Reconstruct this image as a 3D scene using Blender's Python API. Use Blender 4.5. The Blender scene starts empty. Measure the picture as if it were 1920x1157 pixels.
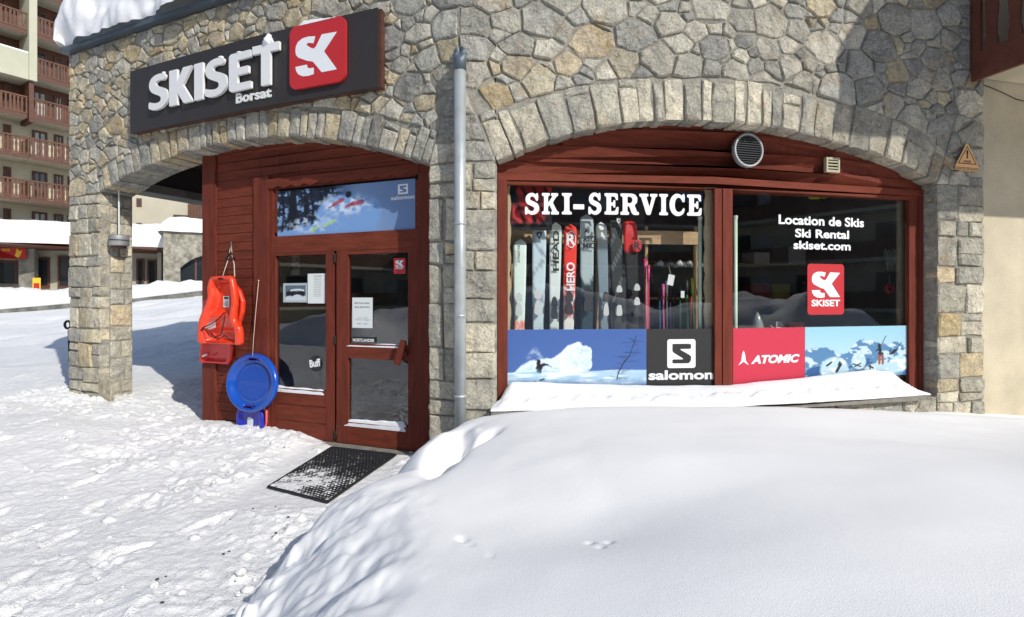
import bpy, bmesh, math, random
import numpy as np
from mathutils import Vector, Matrix
random.seed(7); np.random.seed(7)
scene = bpy.context.scene
C = scene.collection

# ---------------------------------------------------------------- camera, sky, sun
EYE = 1.56; F = 1000.0; CX = 960.0; HY = 560.0
cam_d = bpy.data.cameras.new('camera'); cam = bpy.data.objects.new('camera', cam_d); C.objects.link(cam)
cam.location = (0, 0, EYE); cam.rotation_euler = (math.radians(90), 0, 0)
cam_d.sensor_width = 36; cam_d.lens = 36*F/1920.0; cam_d.shift_y = -(578.5-HY)/1920.0
cam_d.clip_start = 0.05; cam_d.clip_end = 500
scene.camera = cam
AZ = math.radians(42); EL = math.radians(34)
SUN = Vector((math.sin(AZ)*math.cos(EL), -math.cos(AZ)*math.cos(EL), math.sin(EL)))
w = bpy.data.worlds.new('World'); scene.world = w; w.use_nodes = True
nt = w.node_tree; nt.nodes.clear()
sky = nt.nodes.new('ShaderNodeTexSky'); sky.sky_type = 'NISHITA'; sky.sun_disc = False
sky.sun_elevation = EL; sky.sun_rotation = math.pi-AZ; sky.altitude = 2000; sky.air_density = 1.0; sky.dust_density = 2.8; sky.ozone_density = 0.4
bg = nt.nodes.new('ShaderNodeBackground'); bg.inputs['Strength'].default_value = 0.15
wo = nt.nodes.new('ShaderNodeOutputWorld')
nt.links.new(sky.outputs[0], bg.inputs[0]); nt.links.new(bg.outputs[0], wo.inputs[0])
sl = bpy.data.lights.new('sun', 'SUN'); sl.energy = 3.5; sl.angle = math.radians(0.55); sl.color = (1.0, 0.965, 0.9)
so = bpy.data.objects.new('sun', sl); C.objects.link(so); so.rotation_euler = SUN.to_track_quat('Z', 'Y').to_euler(); so.location = (8, -10, 12)
vs = scene.view_settings; vs.view_transform = 'Standard'; vs.look = 'None'; vs.exposure = 0.16; vs.gamma = 1; vs.use_curve_mapping = False

# ---------------------------------------------------------------- noise (numpy)
def vnoise(x, y, seed=0):
    xi = np.floor(x).astype(np.int64); yi = np.floor(y).astype(np.int64)
    fx = x-xi; fy = y-yi; fx = fx*fx*(3-2*fx); fy = fy*fy*(3-2*fy)
    def h(a, b):
        n = (a*374761393 + b*668265263 + seed*974634777) & 0xffffffff
        n = ((n ^ (n >> 13))*1274126177) & 0xffffffff
        n = n ^ (n >> 16)
        return (n & 0xffff)/32767.5-1
    return (h(xi, yi)*(1-fx)+h(xi+1, yi)*fx)*(1-fy)+(h(xi, yi+1)*(1-fx)+h(xi+1, yi+1)*fx)*fy
def fbm(x, y, octv=4, seed=0, gain=0.5):
    x = np.asarray(x, float); y = np.asarray(y, float)
    s = 0; a = 1; c, d = math.cos(.6), math.sin(.6)
    for i in range(octv):
        s = s+a*vnoise(x, y, seed+i*17); a *= gain
        x, y = (c*x-d*y)*2.03+5.2, (d*x+c*y)*2.03+1.3
    return s
def sst(a, b, x):
    t = np.clip((np.asarray(x, float)-a)/(b-a), 0, 1); return t*t*(3-2*t)

# ---------------------------------------------------------------- materials
def S2L(c):
    return tuple(((v/255.0)/12.92 if v/255.0 <= .04045 else ((v/255.0+.055)/1.055)**2.4) for v in c)
def mat(name, col, rough=.7, var=0.0, vscale=6.0, col2=None, bump=0.0, bscale=40.0, metal=0.0, spec=0.5, stretch=(1,1,1), attr=None, detail=6, coat=0, sss=0, bump2=None, coords='Object'):
    m = bpy.data.materials.new(name); m.use_nodes = True; n = m.node_tree; L = n.links
    b = n.nodes['Principled BSDF']
    b.inputs['Roughness'].default_value = rough; b.inputs['Metallic'].default_value = metal
    b.inputs['Specular IOR Level'].default_value = spec; b.inputs['Coat Weight'].default_value = coat
    if sss: b.inputs['Subsurface Weight'].default_value = sss; b.inputs['Subsurface Radius'].default_value = (.03,.035,.04); b.inputs['Subsurface Scale'].default_value = .5
    tc = n.nodes.new('ShaderNodeTexCoord'); mp = n.nodes.new('ShaderNodeMapping'); mp.inputs['Scale'].default_value = stretch
    L.new(tc.outputs[coords], mp.inputs[0])
    if attr:
        at = n.nodes.new('ShaderNodeAttribute'); at.attribute_name = attr; src = at.outputs['Color']
    else:
        rgb = n.nodes.new('ShaderNodeRGB'); rgb.outputs[0].default_value = (*col, 1); src = rgb.outputs[0]
    if var or col2:
        no = n.nodes.new('ShaderNodeTexNoise'); no.inputs['Scale'].default_value = vscale; no.inputs['Detail'].default_value = detail; no.inputs['Roughness'].default_value = .62
        L.new(mp.outputs[0], no.inputs['Vector'])
        cr = n.nodes.new('ShaderNodeValToRGB'); cr.color_ramp.elements[0].position = .35; cr.color_ramp.elements[1].position = .68
        L.new(no.outputs['Fac'], cr.inputs[0])
        mx = n.nodes.new('ShaderNodeMix'); mx.data_type = 'RGBA'
        L.new(cr.outputs[0], mx.inputs['Factor'])
        if col2:
            L.new(src, mx.inputs['A']); mx.inputs['B'].default_value = (*col2, 1)
        else:
            cr.color_ramp.elements[0].color = (1-var,)*3+(1,); cr.color_ramp.elements[1].color = (1+var*.6,)*3+(1,)
            mx.blend_type = 'MULTIPLY'; mx.inputs['Factor'].default_value = 1
            for l in list(mx.inputs['Factor'].links): L.remove(l)
            L.new(src, mx.inputs['A']); L.new(cr.outputs[0], mx.inputs['B'])
        src = mx.outputs['Result']
    L.new(src, b.inputs['Base Color'])
    if bump:
        nb = n.nodes.new('ShaderNodeTexNoise'); nb.inputs['Scale'].default_value = bscale; nb.inputs['Detail'].default_value = 8; nb.inputs['Roughness'].default_value = .65
        L.new(mp.outputs[0], nb.inputs['Vector'])
        bp = n.nodes.new('ShaderNodeBump'); bp.inputs['Strength'].default_value = min(1, bump); bp.inputs['Distance'].default_value = .02*max(1, bump)
        L.new(nb.outputs['Fac'], bp.inputs['Height']); L.new(bp.outputs[0], b.inputs['Normal'])
        if bump2:
            nb2 = n.nodes.new('ShaderNodeTexNoise'); nb2.inputs['Scale'].default_value = bump2[0]; nb2.inputs['Detail'].default_value = 5
            L.new(mp.outputs[0], nb2.inputs['Vector'])
            bp2 = n.nodes.new('ShaderNodeBump'); bp2.inputs['Strength'].default_value = 1; bp2.inputs['Distance'].default_value = bump2[1]
            L.new(nb2.outputs['Fac'], bp2.inputs['Height']); L.new(bp2.outputs[0], bp.inputs['Normal'])
    return m
def stone_mat(name):
    m = bpy.data.materials.new(name); m.use_nodes = True; n = m.node_tree; L = n.links
    b = n.nodes['Principled BSDF']; b.inputs['Roughness'].default_value = .88; b.inputs['Specular IOR Level'].default_value = .25
    tc = n.nodes.new('ShaderNodeTexCoord'); at = n.nodes.new('ShaderNodeAttribute'); at.attribute_name = 'tint'
    def noise(sc, det=6, ro=.6, vec=None, dist=0):
        q = n.nodes.new('ShaderNodeTexNoise'); q.inputs['Scale'].default_value = sc; q.inputs['Detail'].default_value = det; q.inputs['Roughness'].default_value = ro; q.inputs['Distortion'].default_value = dist
        L.new(vec or tc.outputs['Object'], q.inputs['Vector']); return q.outputs['Fac']
    def ramp(f, p0, p1, c0, c1):
        r = n.nodes.new('ShaderNodeValToRGB'); r.color_ramp.elements[0].position = p0; r.color_ramp.elements[1].position = p1
        r.color_ramp.elements[0].color = (*c0, 1); r.color_ramp.elements[1].color = (*c1, 1); L.new(f, r.inputs[0]); return r.outputs[0]
    def mix(fac, a, bb, blend='MIX'):
        x = n.nodes.new('ShaderNodeMix'); x.data_type = 'RGBA'; x.blend_type = blend
        if isinstance(fac, (int, float)): x.inputs['Factor'].default_value = fac
        else: L.new(fac, x.inputs['Factor'])
        for k, v in (('A', a), ('B', bb)):
            if isinstance(v, tuple): x.inputs[k].default_value = (*v, 1)
            else: L.new(v, x.inputs[k])
        return x.outputs['Result']
    blotch = ramp(noise(5.5, 4), .3, .7, (.74,.74,.76), (1.25,1.24,1.2))
    c = mix(1, at.outputs['Color'], blotch, 'MULTIPLY')
    rust = ramp(noise(3.1, 5, .6, None, .6), .57, .72, (0,0,0), (1,1,1))
    c = mix(mix(.55, (0.,0.,0.), rust), c, (.36,.24,.11))
    fine = ramp(noise(48, 9, .8), .34, .66, (.55,.55,.56), (1.4,1.4,1.38))
    c = mix(1, c, fine, 'MULTIPLY')
    mp = n.nodes.new('ShaderNodeMapping'); mp.inputs['Scale'].default_value = (9, 9, 38); mp.inputs['Rotation'].default_value = (.3, .4, .2); L.new(tc.outputs['Object'], mp.inputs[0])
    vein = ramp(noise(1.0, 6, .7, mp.outputs[0], 1.2), .56, .6, (0,0,0), (1,1,1))
    c = mix(mix(.42, (0.,0.,0.), vein), c, (.62,.6,.56))
    dark = ramp(noise(22, 5, .7), .28, .4, (.55,.55,.55), (1,1,1))
    c = mix(1, c, dark, 'MULTIPLY')
    L.new(c, b.inputs['Base Color'])
    vo_ = n.nodes.new('ShaderNodeTexVoronoi'); vo_.inputs['Scale'].default_value = 9; vo_.feature = 'F1'
    dm = n.nodes.new('ShaderNodeMix'); dm.data_type = 'VECTOR'; dm.inputs['Factor'].default_value = .12
    nz_ = n.nodes.new('ShaderNodeTexNoise'); nz_.inputs['Scale'].default_value = 7; nz_.inputs['Detail'].default_value = 5; L.new(tc.outputs['Object'], nz_.inputs['Vector'])
    L.new(tc.outputs['Object'], dm.inputs[4]); L.new(nz_.outputs['Color'], dm.inputs[5]); L.new(dm.outputs[1], vo_.inputs['Vector'])
    b0 = n.nodes.new('ShaderNodeBump'); b0.inputs['Strength'].default_value = .8; b0.inputs['Distance'].default_value = .045; L.new(vo_.outputs['Distance'], b0.inputs['Height'])
    b1 = n.nodes.new('ShaderNodeBump'); L.new(b0.outputs[0], b1.inputs['Normal']); b1.inputs['Strength'].default_value = 1; b1.inputs['Distance'].default_value = .045; L.new(noise(14, 7, .6), b1.inputs['Height'])
    b2 = n.nodes.new('ShaderNodeBump'); b2.inputs['Strength'].default_value = .9; b2.inputs['Distance'].default_value = .014; L.new(noise(90, 6, .7), b2.inputs['Height']); L.new(b1.outputs[0], b2.inputs['Normal'])
    L.new(b2.outputs[0], b.inputs['Normal'])
    return m
def glass_mat(name, tint=(.985,.99,.987), refl=1.0):
    m = bpy.data.materials.new(name); m.use_nodes = True; n = m.node_tree; L = n.links; n.nodes.clear()
    o = n.nodes.new('ShaderNodeOutputMaterial'); t = n.nodes.new('ShaderNodeBsdfTransparent'); t.inputs[0].default_value = (*tint, 1)
    g = n.nodes.new('ShaderNodeBsdfGlossy'); g.inputs['Roughness'].default_value = .0; g.inputs['Color'].default_value = (refl,)*3+(1,)
    lw = n.nodes.new('ShaderNodeLayerWeight'); lw.inputs[0].default_value = .5
    pw_ = n.nodes.new('ShaderNodeMath'); pw_.operation = 'POWER'; pw_.inputs[1].default_value = 4.0; L.new(lw.outputs['Facing'], pw_.inputs[0])
    f = n.nodes.new('ShaderNodeMath'); f.operation = 'MULTIPLY_ADD'; f.inputs[1].default_value = .8; f.inputs[2].default_value = .055; L.new(pw_.outputs[0], f.inputs[0])
    x = n.nodes.new('ShaderNodeMixShader'); L.new(f.outputs[0], x.inputs[0]); L.new(t.outputs[0], x.inputs[1]); L.new(g.outputs[0], x.inputs[2]); L.new(x.outputs[0], o.inputs[0])
    return m
M = {}
M['stone'] = stone_mat('rubble_stone')
M['mortar'] = mat('mortar', (.34,.32,.265), .95, .35, 14, bump=1, bscale=45)
M['wood'] = mat('red_stained_timber', (.170,.036,.019), .72, .28, 2.2, bump=.14, bscale=22, stretch=(1.5,1.5,9), spec=.2)
M['woodv'] = mat('red_stained_upright', (.155,.032,.018), .72, .28, 2.2, bump=.14, bscale=22, stretch=(8,8,1.2), spec=.2)
M['brown'] = mat('brown_timber', (.10,.038,.022), .6, .3, 4, bump=.3, bscale=20, stretch=(1,1,6))
M['balwood'] = mat('balcony_timber', (.12,.048,.021), .6, .3, 2)
M['balwood_new'] = mat('dark_red_balcony_timber', (.15,.046,.027), .5, .25, 4, bump=.2, bscale=20)
M['cream'] = mat('cream_trim', (.52,.42,.26), .6, .15, 5)
M['pine'] = mat('pale_pine', (.5,.34,.18), .6, .2, 4, stretch=(1,1,8))
M['snow'] = mat('fresh_snow', (.78,.785,.80), .8, .03, 5, bump=.4, bscale=16, spec=.25, bump2=(160,.004))
M['trodden'] = mat('trodden_snow', (.86,.855,.84), .6, .05, 7, bump=.75, bscale=13, spec=.35, bump2=(110,.009), stretch=(1,1.0,1))
M['bank'] = mat('drifted_snow', (.88,.875,.862), .8, .02, 1.5, bump=.12, bscale=6, spec=.25, bump2=(210,.0014))
M['roofsnow'] = mat('roof_snow', (.82,.825,.84), .8, .05, 2.5, bump=.5, bscale=3, spec=.2, bump2=(60,.004))
M['board'] = mat('dark_sign_board', (.030,.025,.023), .55, .1, 3, bump=.05, bscale=30)
M['letter'] = mat('white_sign_letter', (.78,.78,.76), .4)
M['white'] = mat('white_vinyl', (.82,.83,.84), .45)
M['signred'] = mat('red_sign_panel', (.52,.022,.024), .4)
M['stickred'] = mat('red_vinyl', (.50,.022,.030), .45)
M['atored'] = mat('crimson_vinyl', (.55,.025,.06), .5)
M['blackv'] = mat('black_vinyl', (.018,.018,.019), .5)
M['zinc'] = mat('zinc_pipe', (.50,.53,.53), .42, .16, 5, metal=.45, bump=.05, bscale=12)
M['zincdark'] = mat('zinc_edge', (.10,.125,.15), .5, .15, 6, metal=.3)
M['steel'] = mat('brushed_steel', (.36,.365,.365), .6, .25, 9, metal=.5)
M['black'] = mat('black_rubber', (.012,.012,.014), .6)
M['sled'] = mat('orange_red_plastic', (.86,.055,.016), .28, coat=.3, spec=.5)
M['sledred'] = mat('red_plastic', (.72,.02,.015), .28, coat=.3)
M['blue'] = mat('blue_plastic', (.008,.075,.42), .22, coat=.4)
M['blue2'] = mat('deep_blue_plastic', (.012,.02,.40), .3, coat=.2)
M['pink'] = mat('pink_plastic', (.75,.14,.15), .4)
M['cord'] = mat('pale_cord', (.6,.5,.4), .8)
M['paper'] = mat('white_paper', (.72,.76,.74), .6)
M['ink'] = mat('dark_ink', (.03,.04,.045), .7)
M['glass'] = glass_mat('shop_glass')
M['farglass'] = mat('dark_window_glass', (.02,.025,.03), .08, spec=.8)
M['curtain'] = mat('net_curtain', (.42,.45,.45), .8, .3, 3)
M['render'] = mat('beige_render', (.58,.51,.37), .9, .16, 1.6, bump=.5, bscale=55)
M['farrender'] = mat('pale_cream_render', (.50,.455,.345), .9, .08, .6)
M['farbeige'] = mat('greenish_beige_render', (.46,.45,.34), .9, .08, .6)
M['concrete'] = mat('concrete', (.24,.225,.19), .9, .25, 9, bump=.5, bscale=60)
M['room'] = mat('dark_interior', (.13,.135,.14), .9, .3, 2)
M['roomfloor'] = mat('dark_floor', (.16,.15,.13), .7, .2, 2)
M['tube'] = mat('pale_green_tube', (.62,.78,.60), .35)
M['danger'] = mat('orange_warning_panel', (.85,.47,.20), .5)
M['terracotta'] = mat('terracotta', (.45,.13,.05), .7)
M['vertex'] = mat('printed_vinyl', (1,1,1), .5, attr='tint', spec=.3)
M['shopred'] = mat('shop_sign_red', (.45,.02,.02), .5)
M['yellow'] = mat('yellow_paint', (.75,.48,.03), .5)
M['fargrey'] = mat('grey_rubble', (.22,.21,.18), .95, .45, 2.2, bump=1, bscale=4)
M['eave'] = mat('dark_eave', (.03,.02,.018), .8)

# ---------------------------------------------------------------- object helpers
def link(name, me, m, parent=None, smooth=False):
    o = bpy.data.objects.new(name, me); C.objects.link(o)
    if m is not None and len(me.materials) == 0: me.materials.append(m)
    if parent is not None: o.parent = parent
    if smooth:
        me.shade_smooth() if hasattr(me, 'shade_smooth') else me.polygons.foreach_set('use_smooth', [True]*len(me.polygons))
    return o
def thing(name, label, cat, loc=(0,0,0), group=None):
    o = bpy.data.objects.new(name, None); C.objects.link(o); o.empty_display_size = .1
    o['label'] = label; o['category'] = cat
    if group: o['group'] = group
    return o
def tag(o, label=None, cat=None, group=None, kind=None):
    if label: o['label'] = label
    if cat: o['category'] = cat
    if group: o['group'] = group
    if kind: o['kind'] = kind
    return o
class MB:
    def __init__(s): s.v = []; s.f = []; s.tint = []
    def add(s, vs_, fs, tint=None):
        b = len(s.v); s.v += [tuple(p) for p in vs_]; s.f += [tuple(i+b for i in f) for f in fs]
        if tint is not None: s.tint += [tint]*len(vs_)
    def prism(s, front, back, cap=True, tint=None):
        n = len(front)
        fs = [tuple(range(n))]+[(i, n+i, n+(i+1) % n, (i+1) % n) for i in range(n)]
        if cap: fs.append(tuple(range(2*n-1, n-1, -1)))
        s.add(list(front)+list(back), fs, tint)
    def box(s, c, d, rz=0, rx=0, ry=0):
        R = Matrix.Rotation(rz, 3, 'Z') @ Matrix.Rotation(ry, 3, 'Y') @ Matrix.Rotation(rx, 3, 'X')
        vs_ = [Vector(c)+R @ Vector((x*d[0]/2, y*d[1]/2, z*d[2]/2)) for x in (-1,1) for y in (-1,1) for z in (-1,1)]
        s.add(vs_, [(0,1,3,2),(4,6,7,5),(0,4,5,1),(2,3,7,6),(0,2,6,4),(1,5,7,3)])
    def tube(s, pts, r, n=8, cap=True):
        pts = [Vector(p) for p in pts]; rings = []
        rr = r if isinstance(r, (list, tuple)) else [r]*len(pts)
        for i, p in enumerate(pts):
            d = (pts[min(i+1, len(pts)-1)]-pts[max(i-1, 0)]).normalized()
            a = d.cross(Vector((0,0,1)) if abs(d.z) < .9 else Vector((0,1,0))).normalized(); b = d.cross(a)
            rings.append([p+(a*math.cos(2*math.pi*k/n)+b*math.sin(2*math.pi*k/n))*rr[i] for k in range(n)])
        vs_ = [q for rg in rings for q in rg]; fs = []
        for i in range(len(pts)-1):
            for k in range(n): fs.append((i*n+k, i*n+(k+1) % n, (i+1)*n+(k+1) % n, (i+1)*n+k))
        if cap: fs += [tuple(range(n-1, -1, -1)), tuple(range((len(pts)-1)*n, len(pts)*n))]
        s.add(vs_, fs)
    def grid(s, P, tint=None):      # P[i][j] points
        a, b = len(P), len(P[0]); vs_ = [p for row in P for p in row]
        s.add(vs_, [(i*b+j, i*b+j+1, (i+1)*b+j+1, (i+1)*b+j) for i in range(a-1) for j in range(b-1)])
    def mesh(s, name):
        me = bpy.data.meshes.new(name); me.from_pydata(s.v, [], s.f)
        if s.tint:
            ca = me.color_attributes.new('tint', 'FLOAT_COLOR', 'POINT')
            ca.data.foreach_set('color', [c for t in s.tint for c in (t[0], t[1], t[2], 1.0)])
        bm = bmesh.new(); bm.from_mesh(me); bmesh.ops.recalc_face_normals(bm, faces=bm.faces); bm.to_mesh(me); bm.free()
        return me
    def build(s, name, m, parent=None, smooth=False):
        return link(name, s.mesh(name), m, parent, smooth)
def grid_mesh(name, X, Y, Z, m, parent=None, tint=None, smooth=True):
    a, b = X.shape; me = bpy.data.meshes.new(name)
    co = np.stack([X, Y, Z], -1).reshape(-1, 3).astype(np.float32)
    idx = np.arange(a*b).reshape(a, b)
    q = np.stack([idx[:-1,:-1], idx[:-1,1:], idx[1:,1:], idx[1:,:-1]], -1).reshape(-1, 4)
    me.vertices.add(len(co)); me.vertices.foreach_set('co', co.ravel())
    me.loops.add(q.size); me.loops.foreach_set('vertex_index', q.ravel().astype(np.int32))
    me.polygons.add(len(q)); me.polygons.foreach_set('loop_start', np.arange(0, q.size, 4, dtype=np.int32)); me.polygons.foreach_set('loop_total', np.full(len(q), 4, np.int32))
    me.polygons.foreach_set('use_smooth', np.full(len(q), smooth))
    me.update(calc_edges=True)
    if tint is not None:
        ca = me.color_attributes.new('tint', 'FLOAT_COLOR', 'POINT')
        t = np.concatenate([tint.reshape(-1, 3), np.ones((a*b, 1))], 1).astype(np.float32); ca.data.foreach_set('color', t.ravel())
    return link(name, me, m, parent)

# ---------------------------------------------------------------- facades: vertical planes joined at vertices, laid out in metres (s along, z up, off outward)
class Facade:
    def __init__(self, nodes):     # nodes: (column, pixels per metre there), unrolled from measured sizes
        self.V = [Vector(((px-CX)/S, F/S)) for px, S in nodes]
        self.N = []
        for a, b in zip(self.V, self.V[1:]):
            t = (b-a).normalized(); self.N.append(Vector((t.y, -t.x)))
        self.S = [0]
        for a, b in zip(self.V, self.V[1:]): self.S.append(self.S[-1]+(b-a).length)
    def vo(self, off):
        o = []
        for i, v in enumerate(self.V):
            if i == 0: o.append(v+self.N[0]*off)
            elif i == len(self.V)-1: o.append(v+self.N[-1]*off)
            else:
                b = (self.N[i-1]+self.N[i]).normalized(); o.append(v+b*off/b.dot(self.N[i]))
        return o
    def W(self, s, z, off=0.0):
        V = self.vo(off) if off not in self.__dict__.setdefault('c', {}) else self.c[off]
        self.c[off] = V
        i = 0
        while i < len(self.N)-1 and s > self.S[i+1]: i += 1
        t = (s-self.S[i])/(self.S[i+1]-self.S[i]); p = V[i].lerp(V[i+1], t) if 0 <= t <= 1 else V[i]+(V[i+1]-V[i])*t
        return Vector((p.x, p.y, z))
    def sz(self, px, py, off=0.0):
        r = Vector(((px-CX)/F, 1.0)); V = self.vo(off); n = len(self.N)
        for i in range(n):
            a, d = V[i], V[i+1]-V[i]
            den = r.x*d.y-r.y*d.x
            if abs(den) < 1e-9: continue
            t = -(r.x*a.y-r.y*a.x)/den
            if (t >= -1e-6 or i == 0) and (t <= 1+1e-6 or i == n-1):
                D = (a+d*t).y
                return self.S[i]+t*(self.S[i+1]-self.S[i]), EYE+(HY-py)/F*D
        raise ValueError(px)
    def s(self, px, off=0.0): return self.sz(px, HY, off)[0]
    def z(self, px, py, off=0.0): return self.sz(px, py, off)[1]
    def rect(self, x0, y0, x1, y1, off=0.0):   # s0, z0(bottom), s1, z1(top)
        s0, za = self.sz(x0, y0, off); s1, zb = self.sz(x1, y1, off)
        return s0, min(self.z(x0, y1, off), zb), s1, max(za, self.z(x1, y0, off))
    def rectm(self, x0, y0, x1, y1, off=0.0):  # mean heights
        s0, za = self.sz(x0, y0, off); s1, zb = self.sz(x1, y1, off)
        return s0, (self.z(x0, y1, off)+zb)/2, s1, (za+self.z(x1, y0, off))/2
    def slab(self, mb, poly, o_front, o_back, tint=None):
        mb.prism([self.W(a, b, o_front) for a, b in poly], [self.W(a, b, o_back) for a, b in poly], True, tint)
    def bar(self, mb, s0, z0, s1, z1, of, ob, tint=None):
        cuts = [s0]+[q for q in self.S[1:-1] if s0+.002 < q < s1-.002]+[s1]
        self.slab(mb, [(c, z0) for c in cuts]+[(c, z1) for c in reversed(cuts)], of, ob, tint)
def P3(px, py, D): return Vector(((px-CX)/F*D, D, EYE+(HY-py)/F*D))

# ---------------------------------------------------------------- text and glyph helpers
def text2d(txt, bold=0.0, shear=0.0, spacing=1.0):
    cu = bpy.data.curves.new('t', 'FONT'); cu.body = txt; cu.size = 1; cu.offset = bold; cu.resolution_u = 4; cu.shear = shear; cu.space_character = spacing
    o = bpy.data.objects.new('t', cu); C.objects.link(o)
    me = bpy.data.meshes.new_from_object(o); bpy.data.objects.remove(o); bpy.data.curves.remove(cu)
    v = [(p.co.x, p.co.y) for p in me.vertices]; f = [tuple(p.vertices) for p in me.polygons]; bpy.data.meshes.remove(me)
    return v, f
def poly2d(polys):
    cu = bpy.data.curves.new('t', 'CURVE'); cu.dimensions = '2D'; cu.fill_mode = 'BOTH'
    for pl in polys:
        sp = cu.splines.new('POLY'); sp.points.add(len(pl)-1); sp.use_cyclic_u = True
        for q, (x, y) in zip(sp.points, pl): q.co = (x, y, 0, 1)
    o = bpy.data.objects.new('t', cu); C.objects.link(o)
    me = bpy.data.meshes.new_from_object(o); bpy.data.objects.remove(o); bpy.data.curves.remove(cu)
    v = [(p.co.x, p.co.y) for p in me.vertices]; f = [tuple(p.vertices) for p in me.polygons]; bpy.data.meshes.remove(me)
    return v, f
def fit(v, rect, bb=None):
    xs = [p[0] for p in v]; ys = [p[1] for p in v]
    x0, y0, x1, y1 = bb or (min(xs), min(ys), max(xs), max(ys))
    a, b, c, d = rect
    return [(a+(x-x0)/(x1-x0)*(c-a), b+(y-y0)/(y1-y0)*(d-b)) for x, y in v]
def put2d(fac, name, v, f, off, m, parent=None, thick=0.0, mapf=None):
    mp = mapf or (lambda a, b, o: fac.W(a, b, o))
    vv = [mp(a, b, off) for a, b in v]; ff = list(f)
    if thick:
        n = len(vv); vv += [mp(a, b, off-thick) for a, b in v]
        cnt = {}
        for q in f:
            for i in range(len(q)):
                e = (q[i], q[(i+1) % len(q)]); cnt[e] = 1
        for e in list(cnt):
            if (e[1], e[0]) not in cnt: ff.append((e[0], e[1], e[1]+n, e[0]+n))
        ff += [tuple(i+n for i in reversed(q)) for q in f]
    me = bpy.data.meshes.new(name); me.from_pydata([tuple(p) for p in vv], [], ff); me.update()
    return link(name, me, m, parent)
def rrect(x0, y0, x1, y1, r, n=5):
    o = []
    for cx, cy, a0 in ((x1-r, y1-r, 0), (x0+r, y1-r, 90), (x0+r, y0+r, 180), (x1-r, y0+r, 270)):
        for k in range(n+1):
            a = math.radians(a0+90*k/n); o.append((cx+r*math.cos(a), cy+r*math.sin(a)))
    return o
def chaikin(p, n=1, w=.25):
    for _ in range(n):
        q = []
        for i in range(len(p)):
            a, b = p[i], p[(i+1) % len(p)]
            q += [(a[0]*(1-w)+b[0]*w, a[1]*(1-w)+b[1]*w), (a[0]*w+b[0]*(1-w), a[1]*w+b[1]*(1-w))]
        p = q
    return p
_g1 = [(1215,300),(1218,325),(1232,347),(1290,376),(1328,386),(1385,465),(1480,455),(1400,325),(1480,203),(1385,208),(1349,284),(1334,298),(1318,292),(1292,272),(1288,262),(1300,254),(1333,262),(1345,215),(1300,211),(1262,218),(1232,240),(1218,268)]
_g2 = [(1215,411),(1290,402),(1294,420),(1304,430),(1335,428),(1335,472),(1300,481),(1262,480),(1234,464),(1220,440)]
def sk_glyph():
    r = lambda L: [((x-1215)/265.0, (486-(y+.1*(x-1215)))/265.0) for x, y in L]
    return poly2d([r(_g1), r(_g2)])
def salomon_glyph():      # rounded white square with a cut-out letter
    Sg = [(.18,.84),(.84,.84),(.84,.66),(.42,.66),(.84,.42),(.84,.26),(.76,.16),(.18,.16),(.18,.30),(.60,.30),(.18,.56),(.18,.76)]
    return poly2d([rrect(0,0,1,1,.08), chaikin(Sg,1,.12)])

# ================================================================ GROUND
BF = Facade([(130,138.5),(486,174),(860,205),(1358,196.5),(1850,169),(2600,127)])
def zwall(X): return np.interp(X, [-8,-6,-4.9,-4.3,-3.7,-2.6,-2.15,-1.95,2], [.28,.26,.25,.15,.075,.07,.05,.0,0])
def ground_h(X, Y):
    r = X/np.maximum(Y, 1.0)
    z = zwall(X)*sst(2.6, 6.0, Y)
    zk = np.interp(r, [-.96,-.83,-.71,-.58,0], [.80,1.08,1.30,1.66,1.9])
    far = np.clip((Y-7.4)/18.6, 0, 1)
    z = z+(zk-.26)*far
    z = z+np.clip(Y-27.5, 0, 60)*.13*np.clip(1-(Y-27.5)/30, .3, 1)
    am = .35+.95*sst(-.5, .7, fbm(X*.9+4, Y*.9, 3, 131))
    rough = fbm(X*1.1, Y*1.1, 3, 3)*.026+(fbm(X*3.6, Y*4.2, 4, 9)*.009+np.abs(fbm(X*9+2*fbm(X*2,Y*2,2,5), Y*11, 5, 21, .6))*.010)*am
    rough += np.maximum(fbm(X*15, Y*15, 3, 31)-.35, 0)*.03*am+fbm(X*34, Y*34, 2, 33)*.0045
    rp_ = random.Random(12)
    for k in range(120):      # boot prints
        cx_, cy_, an = rp_.uniform(-5.2, -1.3), rp_.uniform(1.8, 6.6), rp_.uniform(-.7, .9)
        mk = (np.abs(X-cx_) < .25) & (np.abs(Y-cy_) < .25)
        if not mk.any(): continue
        dx, dy = X[mk]-cx_, Y[mk]-cy_; u = dx*math.cos(an)+dy*math.sin(an); v = -dx*math.sin(an)+dy*math.cos(an)
        q = np.hypot(u/.05, v/.14); rough[mk] += -.019*sst(1.1, .7, q)+.006*np.exp(-((q-1.25)/.2)**2)
    mat_zone = sst(.25, 0, np.hypot(np.maximum(np.abs(X+1.65)-.45, 0), np.maximum(np.abs(Y-4.9)-.8, 0)))
    z = z*(1-mat_zone)+rough*(1-.85*mat_zone)*(1-.6*sst(9, 30, Y))
    # passing ruts on the street beyond
    z = z-np.exp(-((Y-15+.25*X)/1.3)**2)*.05*sst(8, 12, Y)+fbm(X*.35, Y*1.1, 2, 77)*.12*sst(9, 16, Y)
    return z
def wallY(X):    # distance of the facade foot ahead for each X
    ss = np.linspace(0, BF.S[-1], 400); P = [BF.W(q, 0, 0) for q in ss]
    return np.interp(X, [p.x for p in P], [p.y for p in P])
xs = np.concatenate([np.linspace(-90, -20, 30)[:-1], np.linspace(-20, -8, 90)[:-1], np.linspace(-8, -.2, 420)[:-1], np.linspace(-.2, 40, 30)])
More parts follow.
